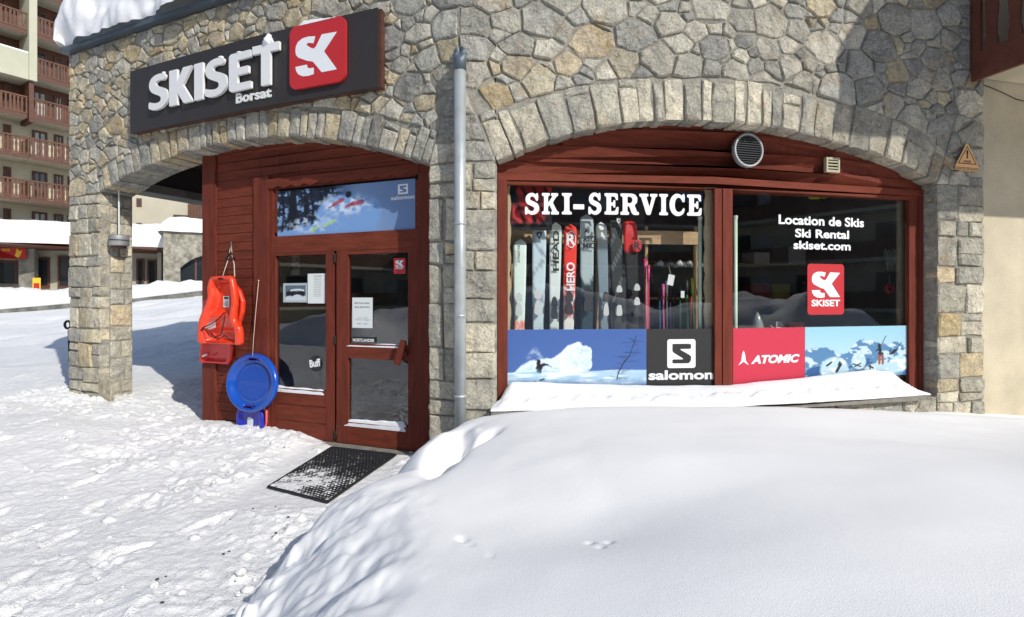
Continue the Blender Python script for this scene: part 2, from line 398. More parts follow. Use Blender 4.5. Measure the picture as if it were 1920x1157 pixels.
ys = np.concatenate([np.linspace(-45, .8, 24)[:-1], np.linspace(.8, 8, 380)[:-1], np.linspace(8, 30, 160)[:-1], np.linspace(30, 110, 30)])
GX, GY = np.meshgrid(xs, ys, indexing='ij')
GZ = ground_h(GX, GY)
dw = wallY(GX)-GY       # drift against the timber front
drift = np.exp(-((dw-.02+.1)/.22)**2)*.03*sst(-3.9, -3.5, GX)*sst(-1.82, -1.98, GX)*(1+.5*fbm(GX*7, GY*7, 3, 5))
GZ = GZ+np.where((GY < 8) & (dw > -.35), drift, 0)
GZ = np.where((dw < .45) & (dw > -.45) & (GX < -5.2) & (GX > -6.6), GZ+.035*np.abs(fbm(GX*9, GY*9, 3, 8)), GZ)
g = grid_mesh('ground', GX, GY, GZ, M['trodden']); tag(g, 'trodden white snow covering the ground', kind='structure')

def sinterp(x, xp, fp, sg_):
    t = np.linspace(xp[0]-4*sg_, xp[-1]+4*sg_, 1200); v = np.interp(t, xp, fp); k = int(4*sg_/(t[1]-t[0])); w_ = np.exp(-.5*(np.arange(-k, k+1)*(t[1]-t[0])/sg_)**2); w_ /= w_.sum()
    return np.interp(x, t, np.convolve(np.pad(v, k, mode='edge'), w_, 'valid'))
bx = np.concatenate([np.linspace(-2.1, .5, 190)[:-1], np.linspace(.5, 14, 120)])
by = np.concatenate([np.linspace(-3, 1, 20)[:-1], np.linspace(1, 7.4, 330)])
X, Y = np.meshgrid(bx, by, indexing='ij')
r = X/np.maximum(Y, .5); Dw = wallY(X)
ys_ = sinterp(r, [-.30,-.16,-.09,.04,.24,.5,.74,.96,1.3], [850,812,790,775,767,768,778,790,800], .035)
Yc = sinterp(X, [-2,-1,0,1,2,3,4.5,6,9], [5.02,4.63,4.12,4.05,4.14,4.39,4.77,5.15,5.92], .2); zc = EYE-(ys_-HY)/F*Yc
PX = sinterp(X, [-1.2,-.6,-.1,.8,3], [.56,.57,.62,.74,.74], .2)
Z = zc+(PX-zc)*sst(0, 2.2, Yc-Y)-.16*sst(0, .9, Y-Yc)
Z = Z+fbm(X*.55+3, Y*.8, 2, 41)*.035*sst(.1, 1.2, Yc-Y)+fbm(X*1.7, Y*1.7, 3, 43)*.009
Z = Z-.07*np.exp(-(((X-.45)/.55)**2+((Y-2.25)/.35)**2))
xb = np.interp(Y, [-3,1,1.8,2.05,2.47,2.8,3.1,3.4,3.8,4.2,4.5,4.9,5.3,7], [-.8,-1.0,-1.03,-1.06,-1.10,-1.08,-.95,-.79,-.80,-.79,-.68,-.55,-.48,-.4])
e = X-xb-fbm(X*.4+1, Y*2.1, 3, 51)*.08
prof = .12*sst(-.46, -.10, e)+.70*sst(-.28, .02, e)+.18*sst(-.05, .28, e)
wn = sst(3.05, 2.55, Y)
prof = prof*(1-.46*wn*sst(.72, -.05, e+.06*fbm(X*3, Y*3, 3, 201)))
Z = (Z+.12)*prof-.12
zone = wn*np.exp(-((e-.28)/.30)**2)
Z = Z+zone*(fbm(X*3.2+.8*fbm(X*1.5, Y*1.5, 2, 7), Y*3.2, 4, 203, .55)*.040-np.abs(fbm(X*6, Y*6, 4, 205, .55))*.022)
edge = np.exp(-((e-.05)/.33)**2)
Z = Z+edge*fbm(X*2.6, Y*2.2, 3, 61)*.03
rag = np.exp(-((e+.14)/.22)**2); Z = Z+rag*sst(3.3, 2.7, Y)*(-np.abs(fbm(X*4.5+fbm(X*2, Y*2, 2, 3), Y*4.5, 5, 63, .58))*.085+fbm(X*24, Y*24, 3, 64)*.010+.03)+rag*sst(2.7, 3.3, Y)*fbm(X*4, Y*4, 3, 67)*.015
Z = Z+np.maximum(fbm(X*16, Y*16, 3, 68)-.8, 0)*.03*np.exp(-((e-.05)/.3)**2)*sst(3.2, 2.7, Y)
def gs(x, y, rx, ry, a, rot=0):
    dx, dy = X-x, Y-y; c, s_ = math.cos(rot), math.sin(rot); u = (dx*c+dy*s_)/rx; v = (-dx*s_+dy*c)/ry
    return a*np.exp(-(u*u+v*v)**1.4)
# lump and hollow by the door, scoops along the side
Z = Z+gs(-.60, 3.78, .16, .34, .10, -.15)+gs(-.40, 3.52, .10, .40, -.19, -.14)+gs(-.25, 3.60, .07, .22, -.10, -.6)+gs(-.30, 3.90, .06, .12, .04)+gs(-.80, 3.30, .16, .08, -.06)
for (a, b, c_, d_) in ((-.20,2.16,.020,-.018),(-.165,2.11,.014,-.012),(-.08,1.98,.010,-.010)):
    Z = Z+gs(a, b, c_, c_*1.5, d_, .6)
for (a, b) in ((.33,1.98),(.37,2.03),(.30,2.05),(1.1,2.3),(1.9,2.9)): Z = Z+gs(a, b, .012, .012, -.02)
Z = np.where(Y > Dw-.02, np.minimum(Z, .35), Z)
g = grid_mesh('snow_bank', X, Y, Z, M['bank']); tag(g, 'deep smooth white snow bank heaped in front of the shop window', kind='structure')
# clods of snow on the trodden ground and along the foot of the bank
mb = MB(); rnd = random.Random(5)
def clod(mb, x, y, z, r_):
    bm = bmesh.new(); bmesh.ops.create_icosphere(bm, subdivisions=1, radius=1)
    a = rnd.uniform(.6, 1.3)
    mb.add([(x+v.co.x*r_*a*rnd.uniform(.8,1.2), y+v.co.y*r_*rnd.uniform(.8,1.2), z+v.co.z*r_*.7*rnd.uniform(.8,1.2)) for v in bm.verts], [tuple(v.index for v in f.verts) for f in bm.faces]); bm.free()
pts = [(rnd.uniform(-2.1,-1.0), rnd.uniform(1.4,2.9)) for _ in range(45)]+[(rnd.uniform(-5,-1.4), rnd.uniform(1.6,6)) for _ in range(150)]
for x, y in pts:
    if y > float(wallY(x))-.25 or (-2.2 < x < -1.1 and 3.9 < y < 5.8): continue
    clod(mb, x, y, float(ground_h(np.array([x]), np.array([y]))[0])+.003, rnd.uniform(.005, .022) if rnd.random() < .9 else rnd.uniform(.02,.045))
for k in range(45):
    y = rnd.uniform(1.5, 3.0); x = float(np.interp(y, [1.8,2.05,2.47,2.8,3.1], [-.93,-.97,-1.04,-1.06,-.95]))-rnd.uniform(.12, .5)
    clod(mb, x, y, float(ground_h(np.array([x]), np.array([y]))[0])+rnd.uniform(.0, .05)*(1 if rnd.random() < .3 else .3), rnd.uniform(.008, .035))
for k in range(26):
    s_ = rnd.uniform(BF.s(130), BF.s(205)); p = BF.W(s_, 0, rnd.uniform(.02,.16)); clod(mb, p.x, p.y, .265, rnd.uniform(.02,.06))
for k in range(34):
    s_ = rnd.uniform(BF.s(385), BF.s(620)); p = BF.W(s_, 0, rnd.uniform(-.1,.16)); clod(mb, p.x, p.y, float(ground_h(np.array([p.x]), np.array([p.y]))[0])+.012, rnd.uniform(.012,.038))
o = mb.build('snow_clods', M['trodden'], None, True); tag(o, 'small loose snow clods scattered over the trodden ground', kind='stuff')

# ================================================================ STONE BUILDING
bld = thing('stone_building', 'rubble stone shop building with two segmental arches and snow on its roof', 'building')
A1 = [BF.sz(x, y) for x, y in ((188,361),(207,349),(232,333),(259,319),(311,297),(355,283),(398,273),(440,264),(486,259),(526,257),(575,257),(609,259),(664,268),(705,278),(747,290),(803,307))]
A2 = [BF.sz(x, y) for x, y in ((930,301),(966,287),(1021,264),(1071,250),(1132,237),(1187,230),(1270,226),(1358,228),(1439,238),(1494,248),(1584,271),(1645,288),(1707,315),(1757,342))]
def resample(P, n):
    d = [0]
    for a, b in zip(P, P[1:]): d.append(d[-1]+math.dist(a, b))
    t = np.linspace(0, d[-1], n); x = np.interp(t, d, [p[0] for p in P]); z = np.interp(t, d, [p[1] for p in P])
    for _ in range(3):
        x[1:-1] = (x[:-2]+x[1:-1]*2+x[2:])/4; z[1:-1] = (z[:-2]+z[1:-1]*2+z[2:])/4
    return [(float(a), float(b)) for a, b in zip(x, z)]
A1 = resample(A1, 60); A2 = resample(A2, 60)
SILL = .50; ZT = 4.86; ZTR = 6.2
sP0, sP1 = 0.0, A1[0][0]; sD1 = A1[-1][0]; sB = BF.S[2]; sW0 = A2[0][0]; sW1 = A2[-1][0]; sE = BF.s(1845); sE2 = BF.s(1818)
def arch_z(A, s):
    return float(np.interp(s, [p[0] for p in A], [p[1] for p in A]))
T1, T2 = .40, .34    # wall thickness
# core of mortar behind the stones
def core():
    mb = MB(); zb0 = -.3
    def seg(s0, s1, z0a, z1a, z0b, z1b, o0=-.010, o1=-T1):   # column between s0 and s1
        f = [BF.W(s0, z0a, o0), BF.W(s1, z0b, o0), BF.W(s1, z1b, o0), BF.W(s0, z1a, o0)]
        b = [BF.W(s0, z0a, o1), BF.W(s1, z0b, o1), BF.W(s1, z1b, o1), BF.W(s0, z1a, o1)]
        mb.prism(f, b)
    g = .012
    seg(g, sP1-g, zb0, ZT, zb0, ZT)
    for a, b in zip(A1, A1[1:]): seg(a[0], b[0], a[1]+g, ZT, b[1]+g, ZT)
    seg(sD1+g, sB, zb0, ZT, zb0, ZT); seg(sB, sW0-g, zb0, ZT, zb0, ZT)
    for a, b in zip(A2, A2[1:]):
        seg(a[0], b[0], a[1]+g, ZT, b[1]+g, ZT); seg(a[0], b[0], zb0, SILL, zb0, SILL)
    seg(sW1+g, sE-g, zb0, ZT, zb0, ZT)
    seg(sB, BF.S[3], ZT, ZTR, ZT, ZTR); seg(BF.S[3], sE2-g, ZT, ZTR, ZT, ZTR)
    mb.build('mortar', M['mortar'], bld)
core()
# --- stones
WARM = [(.45,.40,.30),(.48,.42,.31),(.45,.375,.25),(.48,.445,.36),(.45,.39,.30),(.40,.36,.29)]
GREY = [(.37,.37,.35),(.42,.415,.385),(.33,.335,.325),(.46,.45,.415),(.40,.39,.355),(.29,.295,.295),(.49,.475,.435),(.35,.355,.35)]
rs = random.Random(11)
def tint(s, z, kind='field'):
    L = s/ sE
    pw = .5 if L < .3 else (.36 if L < .45 else .16)
    if kind == 'pillar': pw = .18
    if kind == 'pier': pw = .12
    c = rs.choice(WARM if rs.random() < pw else GREY); k = rs.uniform(.86, 1.16)
    k *= 1.14
    if kind in ('pier', 'pillar'): k *= 1.10; c = (c[0]*1.02, c[1], c[2]*.95)
    if L > .72 and z > 2.3 and rs.random() < .6: k *= .84
    return (c[0]*k*1.04, c[1]*k, c[2]*k*.90)
def area(p): return abs(sum(a[0]*b[1]-b[0]*a[1] for a, b in zip(p, p[1:]+p[:1])))/2
def shrink(p, d):      # move every side of a convex polygon inwards by d
    q = list(p); n = len(p); sgn = 1 if sum(a[0]*b[1]-b[0]*a[1] for a, b in zip(p, p[1:]+p[:1])) > 0 else -1
    for i in range(n):
        a, b = p[i], p[(i+1) % n]; L = math.dist(a, b)
        if L < 1e-6: continue
        nx, nz = -(b[1]-a[1])/L*sgn, (b[0]-a[0])/L*sgn
        q = clip(q, a[0]+nx*d, a[1]+nz*d, nx, nz)
        if len(q) < 3: return []
    return q
def clip(poly, x, z, nx, nz):   # keep (p-(x,z)).n >= 0
    o = []; n = len(poly)
    for i in range(n):
        a, b = poly[i], poly[(i+1) % n]
        da = (a[0]-x)*nx+(a[1]-z)*nz; db = (b[0]-x)*nx+(b[1]-z)*nz
        if da >= 0: o.append(a)
        if (da >= 0) != (db >= 0):
            t = da/(da-db); o.append((a[0]+(b[0]-a[0])*t, a[1]+(b[1]-a[1])*t))
    return o
def angular(p, n, lose=.07):
    p = list(p); A0 = area(p)
    while len(p) > n:
        best = min(range(len(p)), key=lambda i: area([p[i-1], p[i], p[(i+1) % len(p)]]))
        if area([p[best-1], p[best], p[(best+1) % len(p)]]) > lose*A0: break
        p.pop(best)
    return p
def simplify(p, d):
    o = []
    for q in p:
        if not o or math.dist(o[-1], q) > d: o.append(q)
    if len(o) > 1 and math.dist(o[0], o[-1]) < d: o.pop()
    return o
def stone_geo(mb, fac, poly, tn, proud, back=-.035, rough=.9, rounding=.13, gap=.0045, bulge=.011):
    p = shrink(poly, gap)
    p = simplify(p, .03)
    if len(p) < 3 or area(p) < .0007: return False
    q_ = []
    for i in range(len(p)):
        a, c = p[i], p[(i+1) % len(p)]; L = math.dist(a, c); q_.append(a)
        if L > .09:
            k = rs.uniform(-.07, .03)*L*min(1, rough); sg_ = 1 if sum(u[0]*w_[1]-w_[0]*u[1] for u, w_ in zip(p, p[1:]+p[:1])) > 0 else -1
            t = rs.uniform(.35, .65); q_.append((a[0]+(c[0]-a[0])*t+(c[1]-a[1])/L*k*sg_, a[1]+(c[1]-a[1])*t-(c[0]-a[0])/L*k*sg_))
    p = q_
    p = chaikin(p, 1, rounding*rs.uniform(.5, 1))
    p = simplify(p, .018)
    cx = sum(a[0] for a in p)/len(p); cz = sum(a[1] for a in p)/len(p); n = len(p)
    R = math.sqrt(area(p)/math.pi)
    p = [(a[0]+rs.uniform(-1,1)*.05*R*rough, a[1]+rs.uniform(-1,1)*.05*R*rough) for a in p]
    in2 = 1-min(.35, .011/R+.02)
    tx, tz = rs.uniform(-.05,.05), rs.uniform(-.05,.05)
    A_ = [fac.W(a[0], a[1], back) for a in p]
    B_ = [fac.W(cx+(a[0]-cx)*.995, cz+(a[1]-cz)*.998, proud-.011+rs.uniform(-.003,.003)) for a in p]
    C_ = [fac.W(cx+(a[0]-cx)*in2, cz+(a[1]-cz)*in2, proud+rs.uniform(-.004,.004)+(a[0]-cx)*tx+(a[1]-cz)*tz) for a in p]
    m = fac.W(cx+rs.uniform(-.2,.2)*R, cz+rs.uniform(-.2,.2)*R, proud+bulge*rs.uniform(.2,1.0)*min(1, R/.1))
    f = []
    for i in range(n):
        j = (i+1) % n
        f += [(i, j, n+j, n+i), (n+i, n+j, 2*n+j, 2*n+i), (2*n+i, 2*n+j, 3*n)]
    mb.add(A_+B_+C_+[m], f, tn); return True
field = []     # (area, MB)
corner = []; archs = []
# --- squared blocks of pillar, piers, jambs
rects = []
def coursed(s0, s1, z0, z1, kind, hmin=.16, hmax=.34, split=(.3,.7), depth=None, two=.75):
    rects.append((s0, s1, z0, z1)); z = z0
    while z < z1-.02:
        h = rs.uniform(hmin, hmax)
        if z+h > z1-.09: h = z1-z
        k = rs.random(); cuts = [s0]
        if s1-s0 > .5:
            a = s0+(s1-s0)*rs.uniform(.25,.42); b = s0+(s1-s0)*rs.uniform(.58,.75)
            cuts += [a, b] if k < .5 else [s0+(s1-s0)*rs.uniform(.35,.65)]
        elif k < two: cuts.append(s0+(s1-s0)*rs.uniform(*split))
        cuts.append(s1)
        for i in range(len(cuts)-1):
            a, b = cuts[i], cuts[i+1]; rows = [(z, z+h)]
            if h > .2 and rs.random() < .35:
                q = z+h*rs.uniform(.35,.65); rows = [(z, q), (q, z+h)]
            for (u, v) in rows:
                j = lambda: rs.uniform(-.011,.011)
                poly = [(a+j()*(a > s0), u+j()), (b+j()*(b < s1), u+j()), (b+j()*(b < s1), v+j()), (a+j()*(a > s0), v+j())]
                dep = depth if (depth and (i == len(cuts)-2 or i == 0)) else .035
                mb = MB()
                if stone_geo(mb, BF, poly, tint(a, u, kind), rs.uniform(.004,.022), -dep, .5, .1, .006, .012): corner.append((area(poly), mb))
        z += h
ZSP1 = A1[0][1]-.01
coursed(sP0, sP1, .1, ZSP1, 'pillar', .14, .34, (.35,.65), .11, .85)
coursed(sD1, sB, -.05, A1[-1][1]-.02, 'pier', .18, .42, (.4,.65), .16, .45)
coursed(sB, sW0, .1, A2[0][1]-.02, 'pier', .16, .4, (.35,.65), .1, .4)
coursed(sW1, sE, .1, A2[-1][1]-.02, 'pier', .14, .34, (.3,.6), .14, .9)
# side faces of the pillar and the right jamb: blocks set into the reveal
class Turn:           # reveal plane: u runs inwards from the front corner
    def __init__(self, s, sign): self.s = s; self.sg = sign
    def W(self, u, z, off): return BF.W(self.s+self.sg*off, z, -u)
def reveal(s, sign, u0, u1, z0, z1, kind):
    tf = Turn(s, sign); z = z0
    while z < z1-.02:
        h = rs.uniform(.15,.33)
        if z+h > z1-.09: h = z1-z
        cuts = [u0]+([u0+(u1-u0)*rs.uniform(.35,.65)] if rs.random() < .6 else [])+[u1]
        for a, b in zip(cuts, cuts[1:]):
            mb = MB(); poly = [(a, z), (b, z), (b, z+h), (a, z+h)]
            if stone_geo(mb, tf, poly, tint(s, z, kind), rs.uniform(-.004,.008), -.03, .5, .1, .006, .008): corner.append((area(poly), mb))
        z += h
reveal(sP1, 1, .115, T1, .1, ZSP1, 'pillar')
# --- voussoirs
def ring(A, length, wmin, wmax, depth, kind, var=.14):
    d = [0]
    for a, b in zip(A, A[1:]): d.append(d[-1]+math.dist(a, b))
    ax = [p[0] for p in A]; az = [p[1] for p in A]
    def at(t):
        x, z = float(np.interp(t, d, ax)), float(np.interp(t, d, az)); e = .12
        x0, z0 = np.interp(t-e, d, ax), np.interp(t-e, d, az); x1, z1 = np.interp(t+e, d, ax), np.interp(t+e, d, az)
        L = math.hypot(x1-x0, z1-z0); return (x, z), (-(z1-z0)/L, (x1-x0)/L)
    t = 0
    while t < d[-1]-.02:
        w_ = rs.uniform(wmin, wmax)
        if t+w_ > d[-1]-wmin*.6: w_ = d[-1]-t
        (p, n), (q, m) = at(t), at(t+w_); L = length*rs.uniform(1-var, 1.0)
        drop = rs.uniform(-.008,.012)
        poly = [(p[0]-n[0]*drop, p[1]-n[1]*drop), (q[0]-m[0]*drop, q[1]-m[1]*drop), (q[0]+m[0]*L, q[1]+m[1]*L*rs.uniform(.95,1)), (p[0]+n[0]*L, p[1]+n[1]*L)]
        parts = [poly]
        if rs.random() < .14:
            f = rs.uniform(.7,.82); mix_ = lambda a, b: (a[0]+(b[0]-a[0])*f, a[1]+(b[1]-a[1])*f)
            u, v = mix_(poly[0], poly[3]), mix_(poly[1], poly[2]); parts = [[poly[0], poly[1], v, u], [u, v, poly[2], poly[3]]]
        for pl in parts:
            mb = MB()
            if stone_geo(mb, BF, pl, tint(p[0], p[1], kind), rs.uniform(.0,.018), -depth if pl is parts[0] else -.035, .6, .15, .007, .016): archs.append((area(pl), mb))
        t += w_
LA1, LA2 = .34, .46
ring(A1, LA1, .09, .21, T1-.01, 'field', .22); ring(A2, LA2, .10, .25, T2-.02, 'pier', .22)
# --- rubble field: weighted cells, clipped to the rings, piers and edges
def near(A, p):
    best = (9e9, 0, None, None)
    for i in range(len(A)-1):
        a, b = A[i], A[i+1]; dx, dz = b[0]-a[0], b[1]-a[1]; t = ((p[0]-a[0])*dx+(p[1]-a[1])*dz)/(dx*dx+dz*dz)
        tt = min(1, max(0, t)); q = (a[0]+dx*tt, a[1]+dz*tt); dd = math.dist(q, p)
        if dd < best[0]:
            L = math.hypot(dx, dz); end = (-1 if (i == 0 and t < 0) else (1 if (i == len(A)-2 and t > 1) else 0))
            best = (dd, end, q, (-dz/L, dx/L), (dx/L, dz/L))
    return best
def inside_ring(A, Lr, p, m=.02):
    dd, end, q, n, t = near(A, p)
    side = (p[0]-q[0])*n[0]+(p[1]-q[1])*n[1]
    if end: return False
    return side < Lr+m
def forbidden(p):
    s, z = p
    for A, Lr in ((A1, LA1), (A2, LA2)):
        if A[0][0]-.6 < s < A[-1][0]+.6 and z > (1.8 if A is A1 else 1.2) and inside_ring(A, Lr, p): return True
        if A[0][0] < s < A[-1][0] and z < arch_z(A, s) and (A is A1 or z > SILL-.03): return True
    for (a, b, c, d) in rects:
        if a-.03 < s < b+.03 and c-.02 < z < d+.02: return True
    if s < .03 or s > (sE-.03 if z < 3.96 else sE2-.03): return True
    return False
seeds = []
cell = {}
def ok(s, z, r_):
    k = (int(s/.5), int(z/.5))
    for i in (-1,0,1):
        for j in (-1,0,1):
            for (a, b, c) in cell.get((k[0]+i, k[1]+j), ()):
                if math.hypot(a-s, (b-z)*1.3) < (r_+c)*.83: return False
    return True
def addseed(s, z, r_):
    seeds.append((s, z, r_)); cell.setdefault((int(s/.5), int(z/.5)), []).append((s, z, r_))
for (r0, r1, tries) in ((.17,.225,260),(.12,.16,1500),(.075,.11,5000),(.035,.06,9000)):
    for _ in range(tries):
        s = rs.uniform(0, sE); big = 1.0 if s > sD1 else .82
        z = rs.uniform(0, ZT if s < sB else 5.3); r_ = rs.uniform(r0, r1)*big
        if abs(s-sB) < .30 or forbidden((s, z)) or not ok(s, z, r_): continue
        if r0 < .06 and rs.random() < .3: continue
        addseed(s, z, r_)
z = 2.9
while z < 5.3:                      # paired stones either side of the corner behind the downpipe
    r_ = rs.uniform(.10,.15); d_ = rs.uniform(.11,.15)
    for sg in (-1, 1):
        if not forbidden((sB+sg*d_, z)): addseed(sB+sg*d_, z, r_)
    z += rs.uniform(.2,.29)
K = 1.3
for i, (s, z, r_) in enumerate(seeds):
    poly = [(s-.5, (z-.5)*K), (s+.5, (z-.5)*K), (s+.5, (z+.5)*K), (s-.5, (z+.5)*K)]; p = (s, z*K)
    for j, (a, b, c) in enumerate(seeds):
        if j == i or abs(a-s) > .8 or abs(b-z) > .7: continue
        dx, dz = p[0]-a, p[1]-b*K; D2 = dx*dx+dz*dz; D_ = math.sqrt(D2)
        tt = .5+(c*c-r_*r_)/(2*D2)           # fraction from p? boundary measured from the neighbour
        mx_, mz_ = a+dx*tt, b*K+dz*tt
        poly = clip(poly, mx_, mz_, dx/D_, dz/D_)
        if len(poly) < 3: break
    if len(poly) < 3: continue
    poly = [(a, b/K) for a, b in poly]
    poly = clip(poly, 0, 0, 1, 0); poly = clip(poly, (sE if z < 3.96 else sE2), 0, -1, 0)
    if s < sB: poly = clip(poly, sB, 0, -1, 0) if abs(s-sB) < .6 else poly
    if s < sB+.3: poly = clip(poly, 0, ZT-.004, 0, -1)
    for A, Lr, zz in ((A1, LA1, SILL), (A2, LA2, SILL)):
        if z < 1.2:
            if A is A2 and sW0-.1 < s < sW1+.1: poly = clip(poly, 0, SILL, 0, -1)
            continue
        dd, end, q, n, t = near(A, (s, z))
        if dd > 1.2: continue
        if end == 0: poly = clip(poly, q[0]+n[0]*Lr*.90, q[1]+n[1]*Lr*.90, n[0], n[1])
        else:
            e_ = A[0] if end < 0 else A[-1]
            if dd < .9: poly = clip(poly, e_[0]+t[0]*end*.004, e_[1]+t[1]*end*.004, t[0]*end, t[1]*end)
        if len(poly) < 3: break
    if len(poly) < 3: continue
    for (a, b, c, d) in rects:
        if s < a-.8 or s > b+.8 or z > d+.8: continue
        gaps = [(a-s, (a, 0, -1, 0)), (s-b, (b, 0, 1, 0)), (z-d, (0, d, 0, 1))]; gp = max(gaps, key=lambda g_: g_[0])
        poly = clip(poly, *gp[1])
        if len(poly) < 3: break
    if len(poly) < 3 or area(poly) < .0016: continue
    mb = MB()
    if rs.random() < .72: poly = angular(poly, rs.choice((4,5,5,6)))
    if stone_geo(mb, BF, poly, tint(s, z), rs.uniform(.002,.017)): field.append((area(poly), mb, z))
# those that show largest stay single, small fillers are joined
def emit(lst, name, limit, rest):
    vis = lambda t: t[0]*(0.05 if (len(t) > 2 and t[2] > 4.75) else 1)
    lst.sort(key=lambda t: -vis(t))
    for t in lst[:limit]: t[1].build(name, M['stone'], bld, False)
    if len(lst) > limit:
        mb = MB()
        for t in lst[limit:]: mb.add(t[1].v, t[1].f); mb.tint += t[1].tint
        o = mb.build(rest, M['stone'], bld, False); o['kind'] = 'stuff'
print('STONES', len(field), len(corner), len(archs))
emit(field, 'stone', 300, 'small_stones'); emit(corner, 'corner_stone', 290, 'small_corner_stones'); emit(archs, 'arch_stone', 200, 'x')
# left return wall of the building end and pillar's outer side
mb = MB(); tf = Turn(0.0, -1); z = .1
while z < ZT:
    h = rs.uniform(.16,.3); u = .04
    while u < T1-.02:
        w_ = min(rs.uniform(.16,.4), T1-u)
        stone_geo(mb, tf, [(u, z), (u+w_, z), (u+w_, z+h), (u, z+h)], tint(0, z, 'pillar'), .01, -.02, .5, .1, .006, .01); u += w_
    z += h
o = mb.build('side_stones', M['stone'], bld, True); o['kind'] = 'stuff'

# --- body of the building behind: porch ceiling, rear beam, upper mass, interior walls
mb = MB(); sBoxL = BF.s(380, -.17)
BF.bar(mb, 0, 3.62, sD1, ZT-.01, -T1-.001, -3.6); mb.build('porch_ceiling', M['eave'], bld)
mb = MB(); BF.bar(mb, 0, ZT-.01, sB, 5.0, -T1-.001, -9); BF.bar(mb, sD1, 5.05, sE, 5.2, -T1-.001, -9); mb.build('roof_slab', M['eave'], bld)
mb = MB(); BF.bar(mb, .02, 3.24, .36, 3.62, -T1-.001, -3.59); mb.build('side_beam', M['eave'], bld)
mb = MB(); BF.bar(mb, .0, 3.12, .40, 3.239, -T1-.001, -3.59); mb.build('side_lintel', M['fargrey'], bld)
mb = MB()
rear = [(0.0+.1*i, 3.28-.42*abs(1-2*min(1, max(0, .1*i/3.4)))**2.2) for i in range(35)]
for a, b in zip(rear, rear[1:]): BF.slab(mb, [a, b, (b[0], 3.63), (a[0], 3.63)], -3.6, -3.95)
BF.bar(mb, -.1, 0, .32, 3.6, -3.6, -3.95)
mb.build('rear_arch', M['fargrey'], bld)
mb = MB(); BF.bar(mb, .9, 3.3, sBoxL+1.5, 3.46, -1.9, -2.1); mb.build('porch_beam', M['brown'], bld)
# --- roof edge, snow on the roof
mb = MB(); cut = [-.14, BF.S[1], BF.S[2]-.02]
BF.bar(mb, -.03, ZT, sB, ZT+.055, .09, -.3); mb.build('roof_edge', M['zincdark'], bld)
n_s, n_u = 150, 40; P = np.zeros((n_s, n_u, 3))
ss_ = np.linspace(-.03, sB-.2, n_s)
for i, s in enumerate(ss_):
    for j in range(n_u):
        t = j/(n_u-1)
        if t < .45:
            q = t/.45; off = .11-.10*q+.05*math.sin(q*3.1); z = ZT+.055+1.15*q
        else:
            q = (t-.45)/.55; off = .01-3.2*q; z = ZT+1.225+.35*math.sin(min(q*2.2, 1.57))
        n1 = float(fbm(s*2.2, z*2.4+off, 3, 71))*.075+float(fbm(s*7, z*6+off*5, 2, 72))*.02
        el = min(1, max(0, (s+.03)/.28)); off2 = off+n1
        zz = ZT+.055+(z-ZT-.075)*(el**.5*.96+.04 if el < 1 else 1)
        p = BF.W(s+float(fbm(z*3, off*3, 2, 75))*.05*(1-el)+.06*(1-el)*(z-ZT), max(ZT+.07, zz+n1*.5*(t > .05)), off2); P[i, j] = p
grid_mesh('roof_snow', P[...,0], P[...,1], P[...,2], M['roofsnow'], bld)

# --- zinc downpipe
dp = thing('downpipe', 'grey zinc rainwater downpipe against the stone pier between door and shop window', 'downpipe')
PO = .085; s_top, z_top = BF.sz(860, 100, PO); s_bot = BF.s(861, PO)
def pp(t, z): return BF.W(s_top+(s_bot-s_top)*t, z, 0)+Vector((.0,-.10,0))*1.0
ctr = pp(0, z_top)
mb = MB(); mb.tube([pp(0, z_top-.12), pp(1, .2)], .052, 20); mb.build('pipe', M['zinc'], dp, True)
mb = MB(); mb.tube([pp(0, z_top-.16), pp(0, z_top-.08), pp(0, z_top-.03)+Vector((0,.005,0)), pp(0, z_top+.015)+Vector((0,.03,0)), pp(0, z_top+.035)+Vector((0,.075,0)), pp(0, z_top+.035)+Vector((0,.2,0))], [.058,.058,.058,.057,.055,.053], 20); mb.build('elbow', M['zincdark'], dp, True)
for py in (420, 592, 742):
    mb = MB(); q = BF.z(860, py, PO); mb.tube([pp(.5, q-.012), pp(.5, q+.012)], .0565, 20); mb.box(pp(.5, q)+Vector((0,.06,0)), (.02,.1,.02)); mb.build('bracket', M['zinc'], dp, True)

pb_ = MB()
for k in range(16):
    x, y = rnd.uniform(-2.1, -1.3), rnd.uniform(2.6, 4.0)
    if k > 12: x, y = rnd.uniform(-6, -1.5), rnd.uniform(2, 8)
    clod(pb_, x, y, float(ground_h(np.array([x]), np.array([y]))[0])+.002, rnd.uniform(.004, .011))
o = pb_.build('grit', M['ink'], None); tag(o, 'dark specks of grit lying on the trodden snow', kind='stuff')

# ================================================================ ENTRANCE FRONT (part of the building)
def pxr(mb, x0, y0, x1, y1, off, th, fac=BF):
    s0, z0, s1, z1 = fac.rectm(x0, y0, x1, y1, off); fac.bar(mb, s0, z0, s1, z1, off, off-th)
def strip(s0, s1, z0, z1, A, extra=.012):
    o = []
    for i in range(31):
        s = s0+(s1-s0)*i/30; t = min(z1, arch_z(A, s)+extra)
        if t > z0+.004: o.append((s, t))
    if len(o) < 2: return None
    return [(o[0][0], z0), (o[-1][0], z0)]+o[::-1]
def part(name, m, parent, fn, smooth=False):
    mb = MB(); fn(mb); return mb.build(name, m, parent, smooth)
E1 = -.24
ent = part('entrance_front', M['wood'], bld, lambda mb: BF.bar(mb, sBoxL+.02, -.1, sBoxL+.10, 2.9, E1-.03, -3.3))
sb0, sb1 = BF.s(381, E1), BF.s(404, E1); su0, su1 = BF.s(476, E1), BF.s(504, E1); sdr = sD1+.01
z = .02; rb = random.Random(3)
zhead = BF.z(620, 337, E1)
